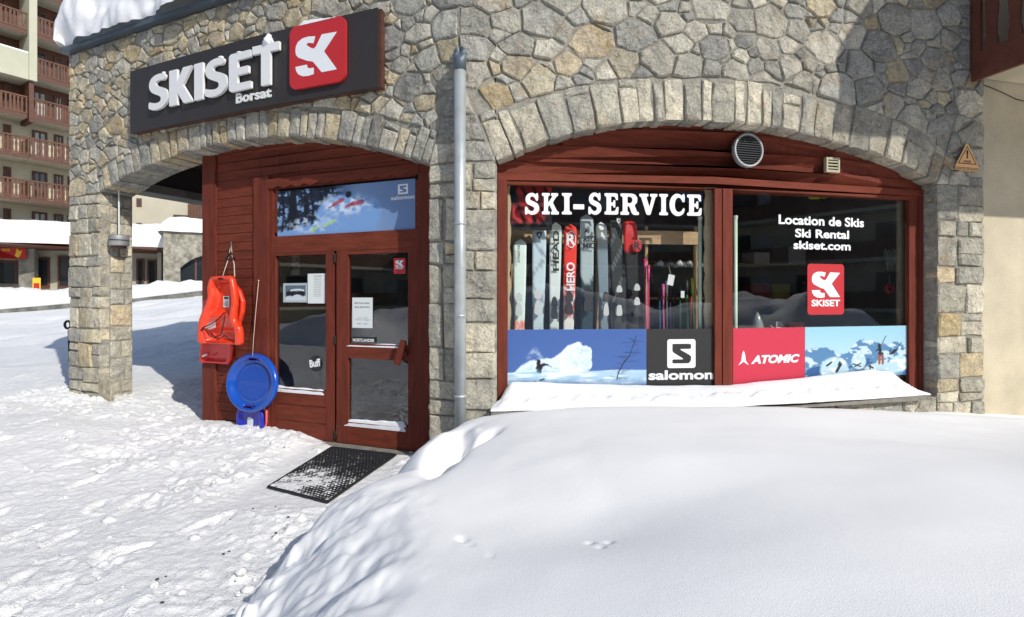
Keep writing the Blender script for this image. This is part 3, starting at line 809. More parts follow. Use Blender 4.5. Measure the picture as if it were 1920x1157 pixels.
while z < 3.3:
    h = .105
    top = z+h-.006
    if z < zhead+.02: pl = strip(sb1-.03, su0+.03, z, top, A1)
    else: pl = strip(sb1-.03, sdr, z, top, A1)
    if pl: part('board', M['wood'], ent, lambda mb: BF.slab(mb, pl, E1-.012+rb.uniform(-.0015,.0015), E1-.035))
    z += h
part('backing', M['woodv'], ent, lambda mb: [BF.slab(mb, p_, E1-.03, E1-.045) for p_ in [strip(sBoxL+.01, su1, -.1, 3.3, A1)] if p_]+[BF.slab(mb, p_, E1-.03, E1-.045) for p_ in [strip(su1, sdr, zhead, 3.3, A1)] if p_])
def wavy_upright(s0, s1, z0, z1, left=True, period=.30, amp=.016):
    o = []; n = 60
    ed = s0 if left else s1; sg = -1 if left else 1
    for i in range(n+1):
        zz = z0+(z1-z0)*i/n; ph = (zz/period) % 1; o.append((ed+sg*(amp*abs(math.sin(math.pi*ph))+(.008 if ph < .09 else 0)), zz))
    ot = s1 if left else s0
    pl = o+[(ot, z1), (ot, z0)]
    return pl
def topz(s): return arch_z(A1, s)+.012
part('corner_upright', M['woodv'], ent, lambda mb: BF.slab(mb, wavy_upright(sb0, sb1, -.1, topz(sb0+.02), False), E1+.012, E1-.05))
part('scalloped_upright', M['woodv'], ent, lambda mb: BF.slab(mb, wavy_upright(su0+.02, su1, -.1, BF.z(490, 332, E1), True), E1+.012, E1-.012))
# scalloped board over the poster
s0, zb = BF.sz(503, 351, E1); s1 = BF.s(786, E1); zt_ = BF.z(640, 322, E1)
o = [(s0+(s1-s0)*i/120, zhead-.012-.022*abs(math.sin(math.pi*((s0+(s1-s0)*i/120)/.19)))) for i in range(121)]
part('scalloped_header', M['wood'], ent, lambda mb: BF.slab(mb, o+[(s1, zt_), (s0, zt_)], E1+.012, E1-.011))
part('jamb_board', M['woodv'], ent, lambda mb: pxr(mb, 784, 300, 805, 900, E1+.004, .06))
part('jamb_board', M['woodv'], ent, lambda mb: pxr(mb, 503, 345, 511, 840, E1-.004, .05))
# transom light frame + door frames
part('transom_frame', M['wood'], ent, lambda mb: [pxr(mb, 511, 437, 784, 470, E1-.01, .05), pxr(mb, 511, 352, 521, 437, E1-.03, .03), pxr(mb, 778, 338, 784, 437, E1-.03, .03), pxr(mb, 521, 337, 778, 343, E1-.035, .03)])
zd = .03
def leaf(xl, xr, yt, parent, name, stile, glass, boards, off):
    d = part(name, M['woodv'], parent, lambda mb: [
        BF.bar(mb, BF.s(xl, off), zd, BF.s(xl+stile[0], off), BF.z((xl+xr)/2, yt, off), off, off-.045),
        BF.bar(mb, BF.s(xr-stile[1], off), zd, BF.s(xr, off), BF.z((xl+xr)/2, yt, off), off, off-.045)])
    return d
LO = E1-.012
left_door = leaf(511, 626, 463, bld, 'fixed_door_leaf', (5, 15), None, None, LO)
part('rail', M['wood'], left_door, lambda mb: pxr(mb, 516, 463, 611, 478, LO-.002, .04))
sA, sBb = BF.s(516, LO), BF.s(611, LO); zgl = BF.z(560, 729, LO)
zz = zd
for k in range(3):
    h = (zgl-zd)/3; part('board', M['wood'], left_door, lambda mb: BF.bar(mb, sA, zz, sBb, zz+h-.006, LO-.004, LO-.04)); zz += h
gl = part('pane', M['glass'], left_door, lambda mb: pxr(mb, 514, 470, 613, 733, LO-.028, .004))
right_door = leaf(631, 785, 456, bld, 'entrance_door', (21, 20), None, None, LO)
part('rail', M['wood'], right_door, lambda mb: pxr(mb, 652, 456, 765, 475, LO-.002, .04))
part('rail', M['wood'], right_door, lambda mb: pxr(mb, 652, 646, 765, 674, LO-.002, .04))
zg2 = BF.z(700, 796, LO)
part('kick_board', M['wood'], right_door, lambda mb: BF.bar(mb, BF.s(652, LO), zd, BF.s(765, LO), zg2, LO-.002, LO-.04))
part('pane', M['glass'], right_door, lambda mb: pxr(mb, 650, 472, 767, 650, LO-.028, .004))
part('pane', M['glass'], right_door, lambda mb: pxr(mb, 650, 672, 767, 800, LO-.028, .004))
# slanted timber handle
hs, hz = BF.sz(755, 660, LO)
def handle(mb):
    c, s_ = math.cos(-.35), math.sin(-.35)
    q = [(hs+u*c-v*s_, hz+u*s_+v*c) for u, v in rrect(-.035, -.13, .035, .13, .012, 2)]; BF.slab(mb, q, LO+.075, LO+.045)
hd = part('handle', M['woodv'], right_door, handle)
part('handle_mount', M['wood'], right_door, lambda mb: mb.tube([BF.W(hs+.035, hz-.01, LO+.05), BF.W(hs+.035, hz-.01, LO)], .028, 12))
for py in (484, 637, 815):
    part('hinge', M['blackv'], right_door, lambda mb: mb.tube([BF.W(BF.s(629, LO), BF.z(629, py-8, LO), LO+.008), BF.W(BF.s(629, LO), BF.z(629, py+8, LO), LO+.008)], .008, 8))
def lockp(mb): mb.tube([BF.W(BF.s(776, LO), BF.z(776, 553, LO), LO+.01), BF.W(BF.s(776, LO), BF.z(776, 553, LO), LO-.01)], .009, 10)
part('lock', M['brown'], right_door, lockp)
th = part('threshold', M['concrete'], bld, lambda mb: BF.bar(mb, su1, -.2, sD1, .022, E1+.06, -.6))
# snow caught on the glazing ledges
def ledge_snow(x0, x1, y0, y1, off, seed, name='ledge_snow', parent=None):
    sa, za, sb_, zb_ = BF.rectm(x0, y0, x1, y1, off); n = 30; P = np.zeros((n, 7, 3))
    for i in range(n):
        s = sa+(sb_-sa)*i/(n-1); h = (zb_-za)*(.62+.16*float(fbm(s*5, seed, 2, 5))+.2*math.cos(i/n*2.5+seed))*min(1, i/2+.3, (n-1-i)/2+.4)
        for j in range(7):
            t = j/6; P[i, j] = BF.W(s, za-.004+h*math.sin(t*math.pi/2), off+.026*math.cos(t*math.pi/2))
    return grid_mesh(name, P[...,0], P[...,1], P[...,2], M['snow'], parent)
ledge_snow(516, 610, 718, 736, LO-.025, 1.1, parent=left_door)
ledge_snow(652, 752, 638, 650, LO-.025, 2.3, parent=right_door)
ledge_snow(648, 762, 778, 802, LO-.025, 3.7, parent=right_door)
# vestibule room
def room(name, s0, s1, z0, z1, o0, o1, m, mf, parent):
    mb = MB()
    BF.bar(mb, s0-.05, z0, s0, z1, o0, o1); BF.bar(mb, s1, z0, s1+.05, z1, o0, o1); BF.bar(mb, s0, z0, s1, z1, o1, o1-.05)
    BF.bar(mb, s0, z1-.05, s1, z1-.002, o0, o1+.001)
    a = mb.build(name, m, parent); mb = MB(); BF.bar(mb, s0+.001, z0-.05, s1-.001, z0, o0-.002, o1+.002); mb.build('interior_floor', mf, parent)
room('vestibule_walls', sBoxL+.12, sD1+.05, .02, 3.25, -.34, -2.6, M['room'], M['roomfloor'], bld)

# ================================================================ SHOP WINDOW
E2 = -.17
win = part('shop_window', M['woodv'], bld, lambda mb: [BF.bar(mb, BF.s(940, E2), SILL, BF.s(951, E2), BF.z(951, 331, E2), E2+.01, E2-.06)])
zb = BF.z(950, 331, E2); zh = 2.745; zt_ = zh
z = zh
for h in (.135, .16, .18, .2, .2):
    pl = strip(sW0-.01, sW1+.01, z, z+h-.006, A2)
    if pl: part('board', M['wood'], win, lambda mb: BF.slab(mb, pl, E2-.01+rb.uniform(-.002,.002), E2-.05))
    z += h
part('header_backing', M['woodv'], win, lambda mb: [BF.slab(mb, p_, E2-.03, E2-.06) for p_ in [strip(sW0-.01, sW1+.01, zh, 3.6, A2)]])
sF0, sF1 = sW0-.005, BF.s(1737, E2)
part('head_rail', M['wood'], win, lambda mb: [BF.bar(mb, sF0, zh-.055, sF1, zh+.012, E2+.012, E2-.05), BF.bar(mb, sF0+.03, zh-.095, sF1-.05, zh-.055, E2-.003, E2-.05)])
part('stile', M['woodv'], win, lambda mb: [BF.bar(mb, sF0, SILL, BF.s(941, E2), zh-.055, E2+.012, E2-.06), BF.bar(mb, BF.s(941.3, E2), SILL, BF.s(950, E2), zh-.095, E2-.006, E2-.05)])
part('stile', M['woodv'], win, lambda mb: [BF.bar(mb, BF.s(1722, E2), SILL, sF1+.06, zh-.055, E2+.012, E2-.06), BF.bar(mb, BF.s(1706, E2), SILL, BF.s(1721.7, E2), zh-.095, E2-.006, E2-.05)])
part('mullion', M['woodv'], win, lambda mb: [BF.bar(mb, BF.s(1341, E2), SILL, BF.s(1354, E2), zh-.095, E2-.004, E2-.05), BF.bar(mb, BF.s(1355, E2), SILL, BF.s(1373, E2), zh-.095, E2+.006, E2-.05)])
part('bottom_rail', M['wood'], win, lambda mb: BF.bar(mb, sF0+.02, SILL, sF1-.02, .63, E2-.012, E2-.05))
GO = E2-.045
pane_z = (.6, zh-.08)
part('pane', M['glass'], win, lambda mb: BF.bar(mb, BF.s(948, GO), pane_z[0], BF.s(1343, GO), pane_z[1], GO, GO-.006))
part('pane', M['glass'], win, lambda mb: BF.bar(mb, BF.s(1371, GO), pane_z[0], BF.s(1708, GO), pane_z[1], GO, GO-.006))
# pale inner trim with scalloped edge, behind the left pane
TI = GO-.05
a0, a1 = BF.s(948, TI), BF.s(1344, TI); zt2 = BF.z(1100, 333, TI); zlo = .6
o = [(a0+(a1-a0)*i/160, zt2-.012-.03*abs(math.sin(math.pi*((a0+(a1-a0)*i/160)/.24)))) for i in range(161)]
part('inner_trim', M['cream'], win, lambda mb: [BF.slab(mb, o+[(a1, zh), (a0, zh)], TI, TI-.02),
    BF.slab(mb, [(q[0], q[1]) for q in wavy_upright(a0-.01, a0+.035, zlo, zt2-.02, False, .26, .02)], TI-.003, TI-.02),
    BF.slab(mb, [(q[0], q[1]) for q in wavy_upright(BF.s(1324, TI), a1, zlo, zt2-.02, True, .26, .02)], TI-.003, TI-.02)])
a0, a1 = BF.s(1372, TI), BF.s(1708, TI)
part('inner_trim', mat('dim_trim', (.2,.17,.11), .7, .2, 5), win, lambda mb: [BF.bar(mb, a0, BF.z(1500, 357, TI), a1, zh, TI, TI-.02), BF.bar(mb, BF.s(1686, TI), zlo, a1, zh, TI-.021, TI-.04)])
# sill slab and the snow lying on it
sl0, sl1 = BF.s(921, .09), BF.s(1741, .09)
part('window_sill', M['concrete'], bld, lambda mb: BF.bar(mb, sl0, SILL-.005, sl1, SILL+.05, .09, E2-.06))
n, k = 220, 16; P = np.zeros((n, k, 3)); zs0 = SILL+.05
e0, e1 = BF.s(920, .10), BF.s(1742, .06)
for i in range(n):
    s = e0+(e1-e0)*i/(n-1); px_t = 920+(1745-920)*i/(n-1)
    yb = np.interp(px_t, [920,948,1000,1212,1340,1440,1509,1600,1650,1700,1722,1745], [750,716,717,722,722,712,707,697,693,697,720,738])
    hb = (EYE+(HY-yb)/F*BF.W(s, 0, E2).y)-zs0; hb = max(.01, hb)
    oo = .105 - .02*sst(0, 1, (px_t-1640)/100)
    for j in range(k):
        t = j/(k-1); off = oo+(E2+.0-oo)*t
        q = min(1, t/.22); front = .085*(1-(1-q)**2)**.5
        h = front+max(0, hb-.085)*sst(.05, 1.0, t)
        endf = min(1, .2+i/6, .12+(n-1-i)/9)
        h = h*endf+float(fbm(s*3, off*5, 3, 81))*.006+(float(fbm(s*12, t*6, 4, 83))*.020 if t < .35 and 0 < j else 0)
        P[i, j] = BF.W(s, zs0-.004+max(0 if j else -.01, h), off)
g = grid_mesh('sill_snow', P[...,0], P[...,1], P[...,2], M['snow'], bld)
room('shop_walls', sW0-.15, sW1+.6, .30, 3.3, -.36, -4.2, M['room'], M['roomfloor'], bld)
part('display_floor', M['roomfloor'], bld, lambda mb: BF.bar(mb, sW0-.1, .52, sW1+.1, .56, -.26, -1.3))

# ================================================================ PRINTED PANELS (flat print as painted colour on the panel itself)
def lin(c): return np.array(S2L(c))
def painter(nu, nv, fn):
    U, V = np.meshgrid(np.linspace(0, 1, nu), np.linspace(0, 1, nv), indexing='ij'); return U, V, fn(U, V)
def blend(img, mask, c): return img*(1-mask[..., None])+np.array(c)*mask[..., None]
def print_panel(name, rect, off, nu, nv, fn, label, cat, group=None, parent=None):
    s0, z0, s1, z1 = rect; U, V, img = painter(nu, nv, fn)
    t = [BF.W(s0, 0, off), BF.W(s1, 0, off)]
    W_ = [BF.W(s0+(s1-s0)*i/(nu-1), 0, off) for i in range(nu)]; X = np.repeat(np.array([[p.x] for p in W_]), nv, 1); Y = np.repeat(np.array([[p.y] for p in W_]), nv, 1); Z = z0+(z1-z0)*V
    if parent: return grid_mesh(name, X, Y, Z, M['vertex'], parent, tint=np.clip(img, 0, 1), smooth=False)
    root = thing(name, label, cat, group=group)
    grid_mesh('print', X, Y, Z, M['vertex'], root, tint=np.clip(img, 0, 1), smooth=False)
    mb = MB(); BF.bar(mb, s0, z0, s1, z1, off-.0006, off-.0025); mb.build('backing', M['white'], root)
    return root
def ell(U, V, cx, cy, rx, ry, soft=.15): return sst(1+soft, 1-soft, np.hypot((U-cx)/rx, (V-cy)/ry))
def seg(U, V, x0, y0, x1, y1, w_, asp=2.5, soft=.5):
    ux, uy = (x1-x0)*asp, y1-y0; px_, py_ = (U-x0)*asp, V-y0; t = np.clip((px_*ux+py_*uy)/(ux*ux+uy*uy+1e-9), 0, 1)
    return sst(w_*(1+soft), w_*(1-soft), np.hypot(px_-ux*t, py_-uy*t))
def paint_powder(U, V):
    n = fbm(U*24, V*11, 4, 2); n2 = fbm(U*7, V*3.5, 4, 6); n3 = fbm(U*60, V*26, 3, 9)
    img = np.ones(U.shape+(3,))*lin((70,100,158)); img = blend(img, V*.5, lin((58,86,146)))
    Uw, Vw = U+.012*n, V+.03*n
    top = np.interp(Uw, [.05,.10,.17,.24,.31,.38,.43,.50,.57,.60,.615], [.26,.38,.47,.50,.50,.60,.73,.79,.75,.64,.34])
    bot = np.interp(Uw, [.0,.3,.45,.52,.60,.62], [.1,.1,.2,.24,.40,.60])
    plume = sst(.0, .05, top-Vw)*sst(-.02, .04, Vw-bot+.1)*sst(.03, .08, Uw)*sst(.625, .605, Uw)
    dens = np.clip(.62+.3*n2+.55*sst(.12, .0, top-Vw)+.25*n3, 0, 1)*np.where(U < .18, .75, 1)
    img = blend(img, plume*.85, lin((150,182,205))); img = blend(img, plume*dens*.85, lin((225,236,241)))
    wisp = sst(.12, .0, np.abs(Vw-(.52+.1*np.sin(U*40))))*sst(.12,.16,U)*sst(.30,.24,U)*np.clip(.5+n, 0, 1)*.5; img = blend(img, wisp, lin((190,208,222)))
    sn = sst(0, .025, (.27+.012*n2+.01*np.sin(U*9)-.03*sst(.12, 0, U))-V)
    img = blend(img, sn, lin((158,188,208))); img = blend(img, sn*sst(-.2, .8, fbm(U*7, V*30, 4, 8))*.9, lin((214,228,235))); img = blend(img, sn*sst(.18, .0, V+.04*n)*.55, lin((78,112,164)))
    img = blend(img, seg(U, V, .30, .16, .52, .28, .05)*.7, lin((222,233,238)))
    d = lin((30,28,34))
    img = blend(img, ell(U, V, .226, .435, .014, .036, .2), d)
    for a in ((.222,.40,.240,.33,.035),(.232,.34,.262,.38,.028),(.262,.38,.288,.375,.016),(.228,.34,.222,.26,.030),(.240,.32,.236,.24,.022),(.288,.37,.318,.335,.006),(.222,.38,.208,.31,.014)): img = blend(img, seg(U, V, *a), d)
    for a in ((.165,.060,.205,.075,.013),(.235,.100,.262,.125,.014)): img = blend(img, seg(U, V, *a), d)
    img = blend(img, ell(U, V, .225, .18, .05, .08, .8)*np.clip(.6+.4*n, 0, 1)*.8, lin((140,178,200)))
    tr = lin((34,40,56)); rr_ = random.Random(4); pts_ = [(.785,.10),(.795,.22),(.835,.40),(.875,.52),(.90,.68),(.925,.88)]
    for a, b in zip(pts_, pts_[1:]): img = blend(img, seg(U, V, a[0], a[1], b[0], b[1], .010 if a[1] < .5 else .006), tr)
    for a in pts_[:-1]:
        for k in range(8):
            L = rr_.uniform(.04, .10); an = rr_.uniform(-.5, 3.4); x0, y0 = a[0]+rr_.uniform(0, .03), a[1]+rr_.uniform(0, .12)
            img = blend(img, seg(U, V, x0, y0, x0+L*math.cos(an), y0+L*1.4*math.sin(an)*.6, .0035, soft=.9)*.7, tr)
    return img*1.12
def paint_peaks(U, V):
    n = fbm(U*7, V*.3+3, 4, 12); n2 = fbm(U*22, V*14, 4, 13)
    img = np.ones(U.shape+(3,))*lin((150,196,214)); img = blend(img, sst(1, .4, V)*.4, lin((190,215,225)))
    ridge = .60+.13*fbm(U*6, U*0+1, 5, 15)
    m = sst(0, .02, ridge-V); img = blend(img, m, lin((84,128,168))); img = blend(img, m*sst(.05, .35, fbm(U*14+V*4, V*11, 4, 16)), lin((190,212,224)))
    ridge2 = .34+.1*fbm(U*7+4, U*0+2, 5, 19); m2 = sst(0, .03, ridge2-V); img = blend(img, m2, lin((52,92,140))); img = blend(img, m2*sst(0, .4, fbm(U*12, V*16, 4, 22)), lin((120,158,190)))
    for (cx, cy, rx, ry) in ((.27,.16,.13,.24),(.5,.3,.07,.16),(.74,.14,.18,.13),(.9,.24,.1,.16)):
        e_ = ell(U, V, cx, cy, rx, ry, .12); img = blend(img, e_, lin((176,206,220))); img = blend(img, e_*sst(-.1, .5, n2), lin((222,234,240)))
    d = lin((34,40,50))
    for a in ((.70,.62,.71,.44,.032),(.70,.46,.70,.27,.022),(.73,.45,.735,.27,.022),(.72,.62,.765,.80,.008),(.67,.50,.71,.56,.014)): img = blend(img, seg(U, V, *a, asp=2.1), d)
    for a in ((.70,.40,.70,.25,.024),(.73,.40,.733,.24,.022)): img = blend(img, seg(U, V, *a, asp=2.1), lin((150,84,52)))
    for a in ((.82,.44,.86,.50,.03),(.85,.47,.92,.66,.009),(.81,.52,.80,.42,.01)): img = blend(img, seg(U, V, *a, asp=2.1), d)
    for a in ((.20,.24,.24,.30,.02),(.29,.12,.33,.26,.028),(.32,.30,.31,.24,.02),(.44,.26,.52,.20,.012),(.46,.20,.52,.27,.012),(.60,.20,.64,.16,.018),(.61,.14,.61,.22,.012)): img = blend(img, seg(U, V, *a, asp=2.1), d)
    return img
def paint_forest(U, V):
    n = fbm(U*26, V*12, 4, 31); n2 = fbm(U*60, V*30, 3, 33)
    img = np.ones(U.shape+(3,))*lin((128,156,196)); img = blend(img, sst(.55, 1, U)*.55, lin((92,116,158))); img = blend(img, V*.3, lin((96,120,160)))
    sl_ = .28+.75*(U-.08)*1.1; sl_ = np.where(U > .5, .72-.25*(U-.5), sl_)
    trees = sst(.02, .14, V-(.04+.62*U))*sst(.60, .42, U)
    img = blend(img, trees, lin((30,38,54))); img = blend(img, trees*sst(.1, .6, n+n2*.6), lin((120,150,190)))
    for x in (.03,.08,.13,.21,.26,.33,.37,.42): img = blend(img, sst(.014, .006, np.abs(U-x-.02*np.sin(V*3)))*sst(-.02, .04, V-(.02+.5*U))*.9, lin((20,24,34)))
    img = blend(img, sst(.03, .02, np.abs(U-.125)), lin((22,26,36)))
    hill = np.maximum(ell(U, V, .55, .42, .24, .40, .06), sst(0, .05, (.10+.5*U)-V)*sst(.78, .72, U))
    hill *= sst(.80, .75, U+.01*n)
    img = blend(img, hill, lin((118,156,205))); img = blend(img, ell(U, V, .52, .60, .16, .2, .5)*sst(-.3, .5, n)*.9, lin((205,220,236))); img = blend(img, ell(U, V, .28, .22, .16, .16, .6)*sst(-.1, .5, n)*.8, lin((196,214,232)))
    for a in ((.44,.62,.50,.70,.045),(.40,.55,.44,.60,.015),(.58,.60,.64,.62,.05),(.53,.55,.57,.60,.035)): img = blend(img, seg(U, V, *a, asp=2.9)*.85, lin((150,32,52)))
    img = blend(img, ell(U, V, .545, .80, .022, .07, .3), lin((40,44,56)))
    for a in ((.27,.08,.32,.18,.025),(.36,.16,.44,.28,.022)): img = blend(img, seg(U, V, *a, asp=2.9)*.9, lin((170,205,60)))
    img = blend(img, seg(U, V, .33, .20, .40, .30, .06, asp=2.9)*.5, lin((190,210,235)))
    return img
PO_ = E2-.036
rP = lambda x0, y0, x1, y1, o=PO_: BF.rectm(x0, y0, x1, y1, o)
zpt = BF.z(1340, 618, PO_)
def prect(x0, x1, o=PO_, zt=1.262, zb_=.60): return (BF.s(x0, o), zb_, BF.s(x1, o), zt)
zbot = BF.z(1080, 723, PO_)
p1 = print_panel('window_poster', prect(950, 1212, zb_=zbot), PO_, 260, 110, paint_powder, 'blue window poster of a skier throwing up powder beside a bare tree', 'poster')
def flat_panel(name, rect, off, m, label, cat):
    root = thing(name, label, cat); mb = MB(); BF.bar(mb, rect[0], rect[1], rect[2], rect[3], off, off-.0025); mb.build('panel', m, root); return root
p2 = flat_panel('window_poster', prect(1212.5, 1339.5), PO_, M['blackv'], 'black window panel with white letter S emblem and the word salomon', 'poster')
p3 = flat_panel('window_poster', prect(1374.5, 1509), PO_, M['atored'], 'crimson window panel with white atomic lettering and star emblem', 'poster')
zb4 = BF.z(1600, 703, PO_)
p4 = print_panel('window_poster', prect(1509.5, 1705, zb_=zb4-.02), PO_, 200, 90, paint_peaks, 'pale blue window poster of climbers with skis above snowy peaks', 'poster')
LT = PO_+.0015
v, f = salomon_glyph(); put2d(BF, 'emblem', fit(v, rP(1251, 636, 1304, 690)), f, LT, M['white'], p2)
# lettering drawn from rounded strokes
def strokes_text(chars, wd, asp=1.0):
    V_, F_ = [], []
    return V_, F_
def label_text(txt, rect, off, m, parent, bold=.02, shear=0, name='lettering', spacing=1.0, bb=None, thick=0):
    v, f = text2d(txt, bold, shear, spacing); return put2d(BF, name, fit(v, rect, bb), f, off, m, parent, thick)
label_text('salomon', rP(1216, 694, 1337, 712), LT, M['white'], p2, .035)
label_text('ATOMIC', rP(1408, 665, 1499, 681), LT, M['white'], p3, .05, .25)
v, f = poly2d([[(0,0),(.28,.30),(.36,.75),(.5,1),(.64,.75),(.72,.30),(1,0),(.72,.12),(.5,.25),(.28,.12)]])
put2d(BF, 'emblem', fit(v, rP(1384, 657, 1404, 685)), f, LT, M['white'], p3)
p5 = print_panel('transom_poster', (BF.s(520.5, E1-.03), BF.z(650, 437, E1-.03)-.0, BF.s(778.5, E1-.03), BF.z(650, 347, E1-.03)), E1-.028, 260, 100, paint_forest, 'blue poster of a skier among trees in the light above the door', 'poster')
v, f = salomon_glyph(); put2d(BF, 'emblem', fit(v, rP(746, 345, 765, 364, E1-.026)), f, E1-.026, M['white'], p5)
label_text('salomon', rP(733, 366, 777, 374, E1-.026), E1-.026, M['white'], p5, .02)
# white lettering on the panes
t1 = thing('window_lettering', 'white slab serif SKI-SERVICE lettering across the left shop pane', 'lettering')
LW = GO+.002
cr = lambda x, y: (920+x/3.616, 320+y/3.616)
L1 = [('S',232,330,152,298),('K',348,462,152,297),('I',483,550,152,297),('-',560,634,228,262),('S',662,752,150,298),('E',772,868,153,298),('R',880,1005,155,300),('V',1008,1130,157,300),('I',1143,1202,158,302),('C',1213,1318,158,306),('E',1332,1432,162,306)]
def slab_letter(ch, rect):
    a, b, c, d = rect; W_ = c-a; H_ = d-b; st = .27*min(W_, .13); sf = .022
    polys = []
    if ch == '-': return poly2d([rrect(a, b, c, d, .006)])
    if ch == 'I': return poly2d([chaikin([(a,b),(c,b),(c,b+sf),(a+W_*.76,b+sf*1.6),(a+W_*.76,d-sf*1.6),(c,d-sf),(c,d),(a,d),(a,d-sf),(a+W_*.24,d-sf*1.6),(a+W_*.24,b+sf*1.6),(a,b+sf)],1,.12)])
    def P(L): return [(a+x*W_, b+y*H_) for x, y in L]
    if ch == 'E': return poly2d([chaikin(P([(0,0),(.96,0),(1,.36),(.86,.36),(.74,.17),(.46,.15),(.46,.42),(.60,.42),(.64,.33),(.76,.33),(.76,.68),(.64,.68),(.60,.57),(.46,.57),(.46,.85),(.72,.84),(.82,.68),(.95,.68),(.93,1),(0,1),(0,.87),(.14,.84),(.14,.16),(0,.13)]),1,.12)])
    if ch == 'V': return poly2d([chaikin(P([(0,1),(.5,1),(.5,.88),(.39,.85),(.56,.36),(.70,.84),(.60,.88),(.60,1),(1,1),(1,.88),(.90,.84),(.62,0),(.40,0),(.10,.84),(0,.88)]),1,.1)])
    if ch == 'K': return poly2d([chaikin(P([(0,0),(.46,0),(.46,.13),(.36,.16),(.36,.36),(.44,.44),(.62,.16),(.54,.13),(.54,0),(1,0),(1,.13),(.90,.16),(.64,.56),(.86,.84),(.96,.88),(.96,1),(.54,1),(.54,.88),(.62,.84),(.36,.54),(.36,.84),(.46,.88),(.46,1),(0,1),(0,.88),(.12,.84),(.12,.16),(0,.13)]),1,.1)])
    if ch == 'R': return poly2d([chaikin(P([(0,0),(.46,0),(.46,.13),(.38,.16),(.38,.40),(.48,.40),(.62,.06),(.74,0),(1,0),(1,.13),(.90,.15),(.76,.46),(.90,.58),(.92,.80),(.80,.95),(.62,1),(0,1),(0,.88),(.12,.84),(.12,.16),(0,.13)]),1,.12), chaikin(P([(.38,.54),(.38,.86),(.54,.85),(.64,.78),(.65,.64),(.56,.55)]),1,.2)])
    if ch == 'S': return poly2d([chaikin(P([(0,.36),(0,0),(.14,0),(.20,.07),(.45,-.02),(.75,.02),(.96,.16),(1,.34),(.90,.50),(.66,.60),(.40,.66),(.34,.74),(.42,.84),(.58,.84),(.70,.76),(.78,.64),(.92,.64),(.92,1),(.80,1),(.75,.94),(.55,1.02),(.28,.99),(.08,.86),(.03,.66),(.14,.50),(.42,.41),(.62,.35),(.66,.26),(.56,.16),(.38,.16),(.24,.24),(.14,.37)]),2,.22)])
    if ch == 'C': return poly2d([chaikin(P([(1,.32),(.92,.12),(.72,0),(.42,-.02),(.14,.12),(0,.38),(0,.64),(.14,.88),(.40,1.02),(.66,.99),(.80,.92),(.86,1),(.98,1),(.98,.62),(.84,.62),(.76,.76),(.60,.85),(.42,.78),(.34,.60),(.34,.38),(.44,.20),(.62,.16),(.78,.22),(.88,.36)]),2,.22)])
for ch, xa, xb, ya, yb in L1:
    (x0, y0), (x1, y1) = cr(xa, ya), cr(xb, yb); rc = rP(x0, y0, x1, y1, LW)
    v, f = slab_letter(ch, rc); put2d(BF, 'letter' if ch != '-' else 'hyphen', v, f, LW, M['white'], t1)
def rL(x0, y0, x1, y1, o): return (BF.s(x0, o), BF.z(x0, y1, o), BF.s(x1, o), BF.z(x0, y0, o))
t2 = thing('window_lettering', 'white three-line Location de Skis lettering on the right shop pane', 'lettering')
for txt, x0, y0, x1, y1 in (('Location de Skis',1460,402,1620,420),('Ski Rental',1491,428.5,1592,445),('skiset.com',1488,451,1595,467)):
    label_text(txt, rL(x0, y0, x1, y1, LW), LW, M['white'], t2, .03, name='lettering')
t3 = thing('logo_sticker', 'large red SKISET sticker with white SK monogram on the right shop pane', 'sticker')
def sk_sticker(root, x0, y0, x1, y1, off, txtr=None, gr=None, round_=.035):
    rc = rP(x0, y0, x1, y1, off); v, f = poly2d([rrect(*rc, round_)]); put2d(BF, 'panel', v, f, off, M['stickred'], root)
    v, f = sk_glyph(); put2d(BF, 'monogram', fit(v, rP(*gr, off)), f, off+.0012, M['white'], root)
    if txtr: label_text('SKISET', rP(*txtr, off), off+.0012, M['white'], root, .035)
sk_sticker(t3, 1514, 495, 1582.5, 590, LW, (1521.5,562,1575,574.5), (1522,509.5,1575,558.5))
t4 = thing('door_sticker', 'small red SKISET sticker in the upper corner of the door glass', 'sticker')
LD = LO-.022
sk_sticker(t4, 738.5, 484, 760, 513.5, LD, (742,501,757,504.5), (741.5,488,757,500.5), .006)
# papers on the door glass
def paper(root, x0, y0, x1, y1, off, lines, m=M['paper']):
    rc = rP(x0, y0, x1, y1, off); mb = MB(); BF.bar(mb, *rc, off, off-.0015); mb.build('sheet', m, root)
    a, b, c, d = rc
    for (u0, v0, u1, v1, txt) in lines:
        label_text(txt, (a+(c-a)*u0, b+(d-b)*v0, a+(c-a)*u1, b+(d-b)*v1), off+.001, M['ink'], root, .01)
t5 = thing('paper_notice', 'white RETOUR SKIS notice taped inside the right door glass', 'notice')
paper(t5, 660.5, 558, 698.5, 615, LD, [(.12,.79,.85,.84,'RETOUR SKIS'),(.12,.66,.85,.71,'SKIS RETURN'),(.25,.31,.75,.34,'après 17h00'),(.15,.25,.88,.28,'sonnez au magasin'),(.25,.12,.45,.15,'9h00'),(.55,.12,.75,.15,'19h00')])
t6 = thing('door_sticker', 'black NORTLANDER strip sticker at the foot of the upper door glass', 'sticker')
rc = rP(659, 632, 704, 642, LD+.003); mb = MB(); BF.bar(mb, *rc, LD+.003, LD+.002); mb.build('strip', M['blackv'], t6); label_text('NORTLANDER', rP(661.5, 635, 702, 641, LD+.004), LD+.004, M['white'], t6, .03)
t7 = thing('door_sticker', 'round black Buff sticker low on the left door glass', 'sticker')
c0 = BF.sz(591, 682, LD); v, f = poly2d([[(c0[0]+.088*math.cos(a*math.pi/16), c0[1]+.088*math.sin(a*math.pi/16)) for a in range(32)]])
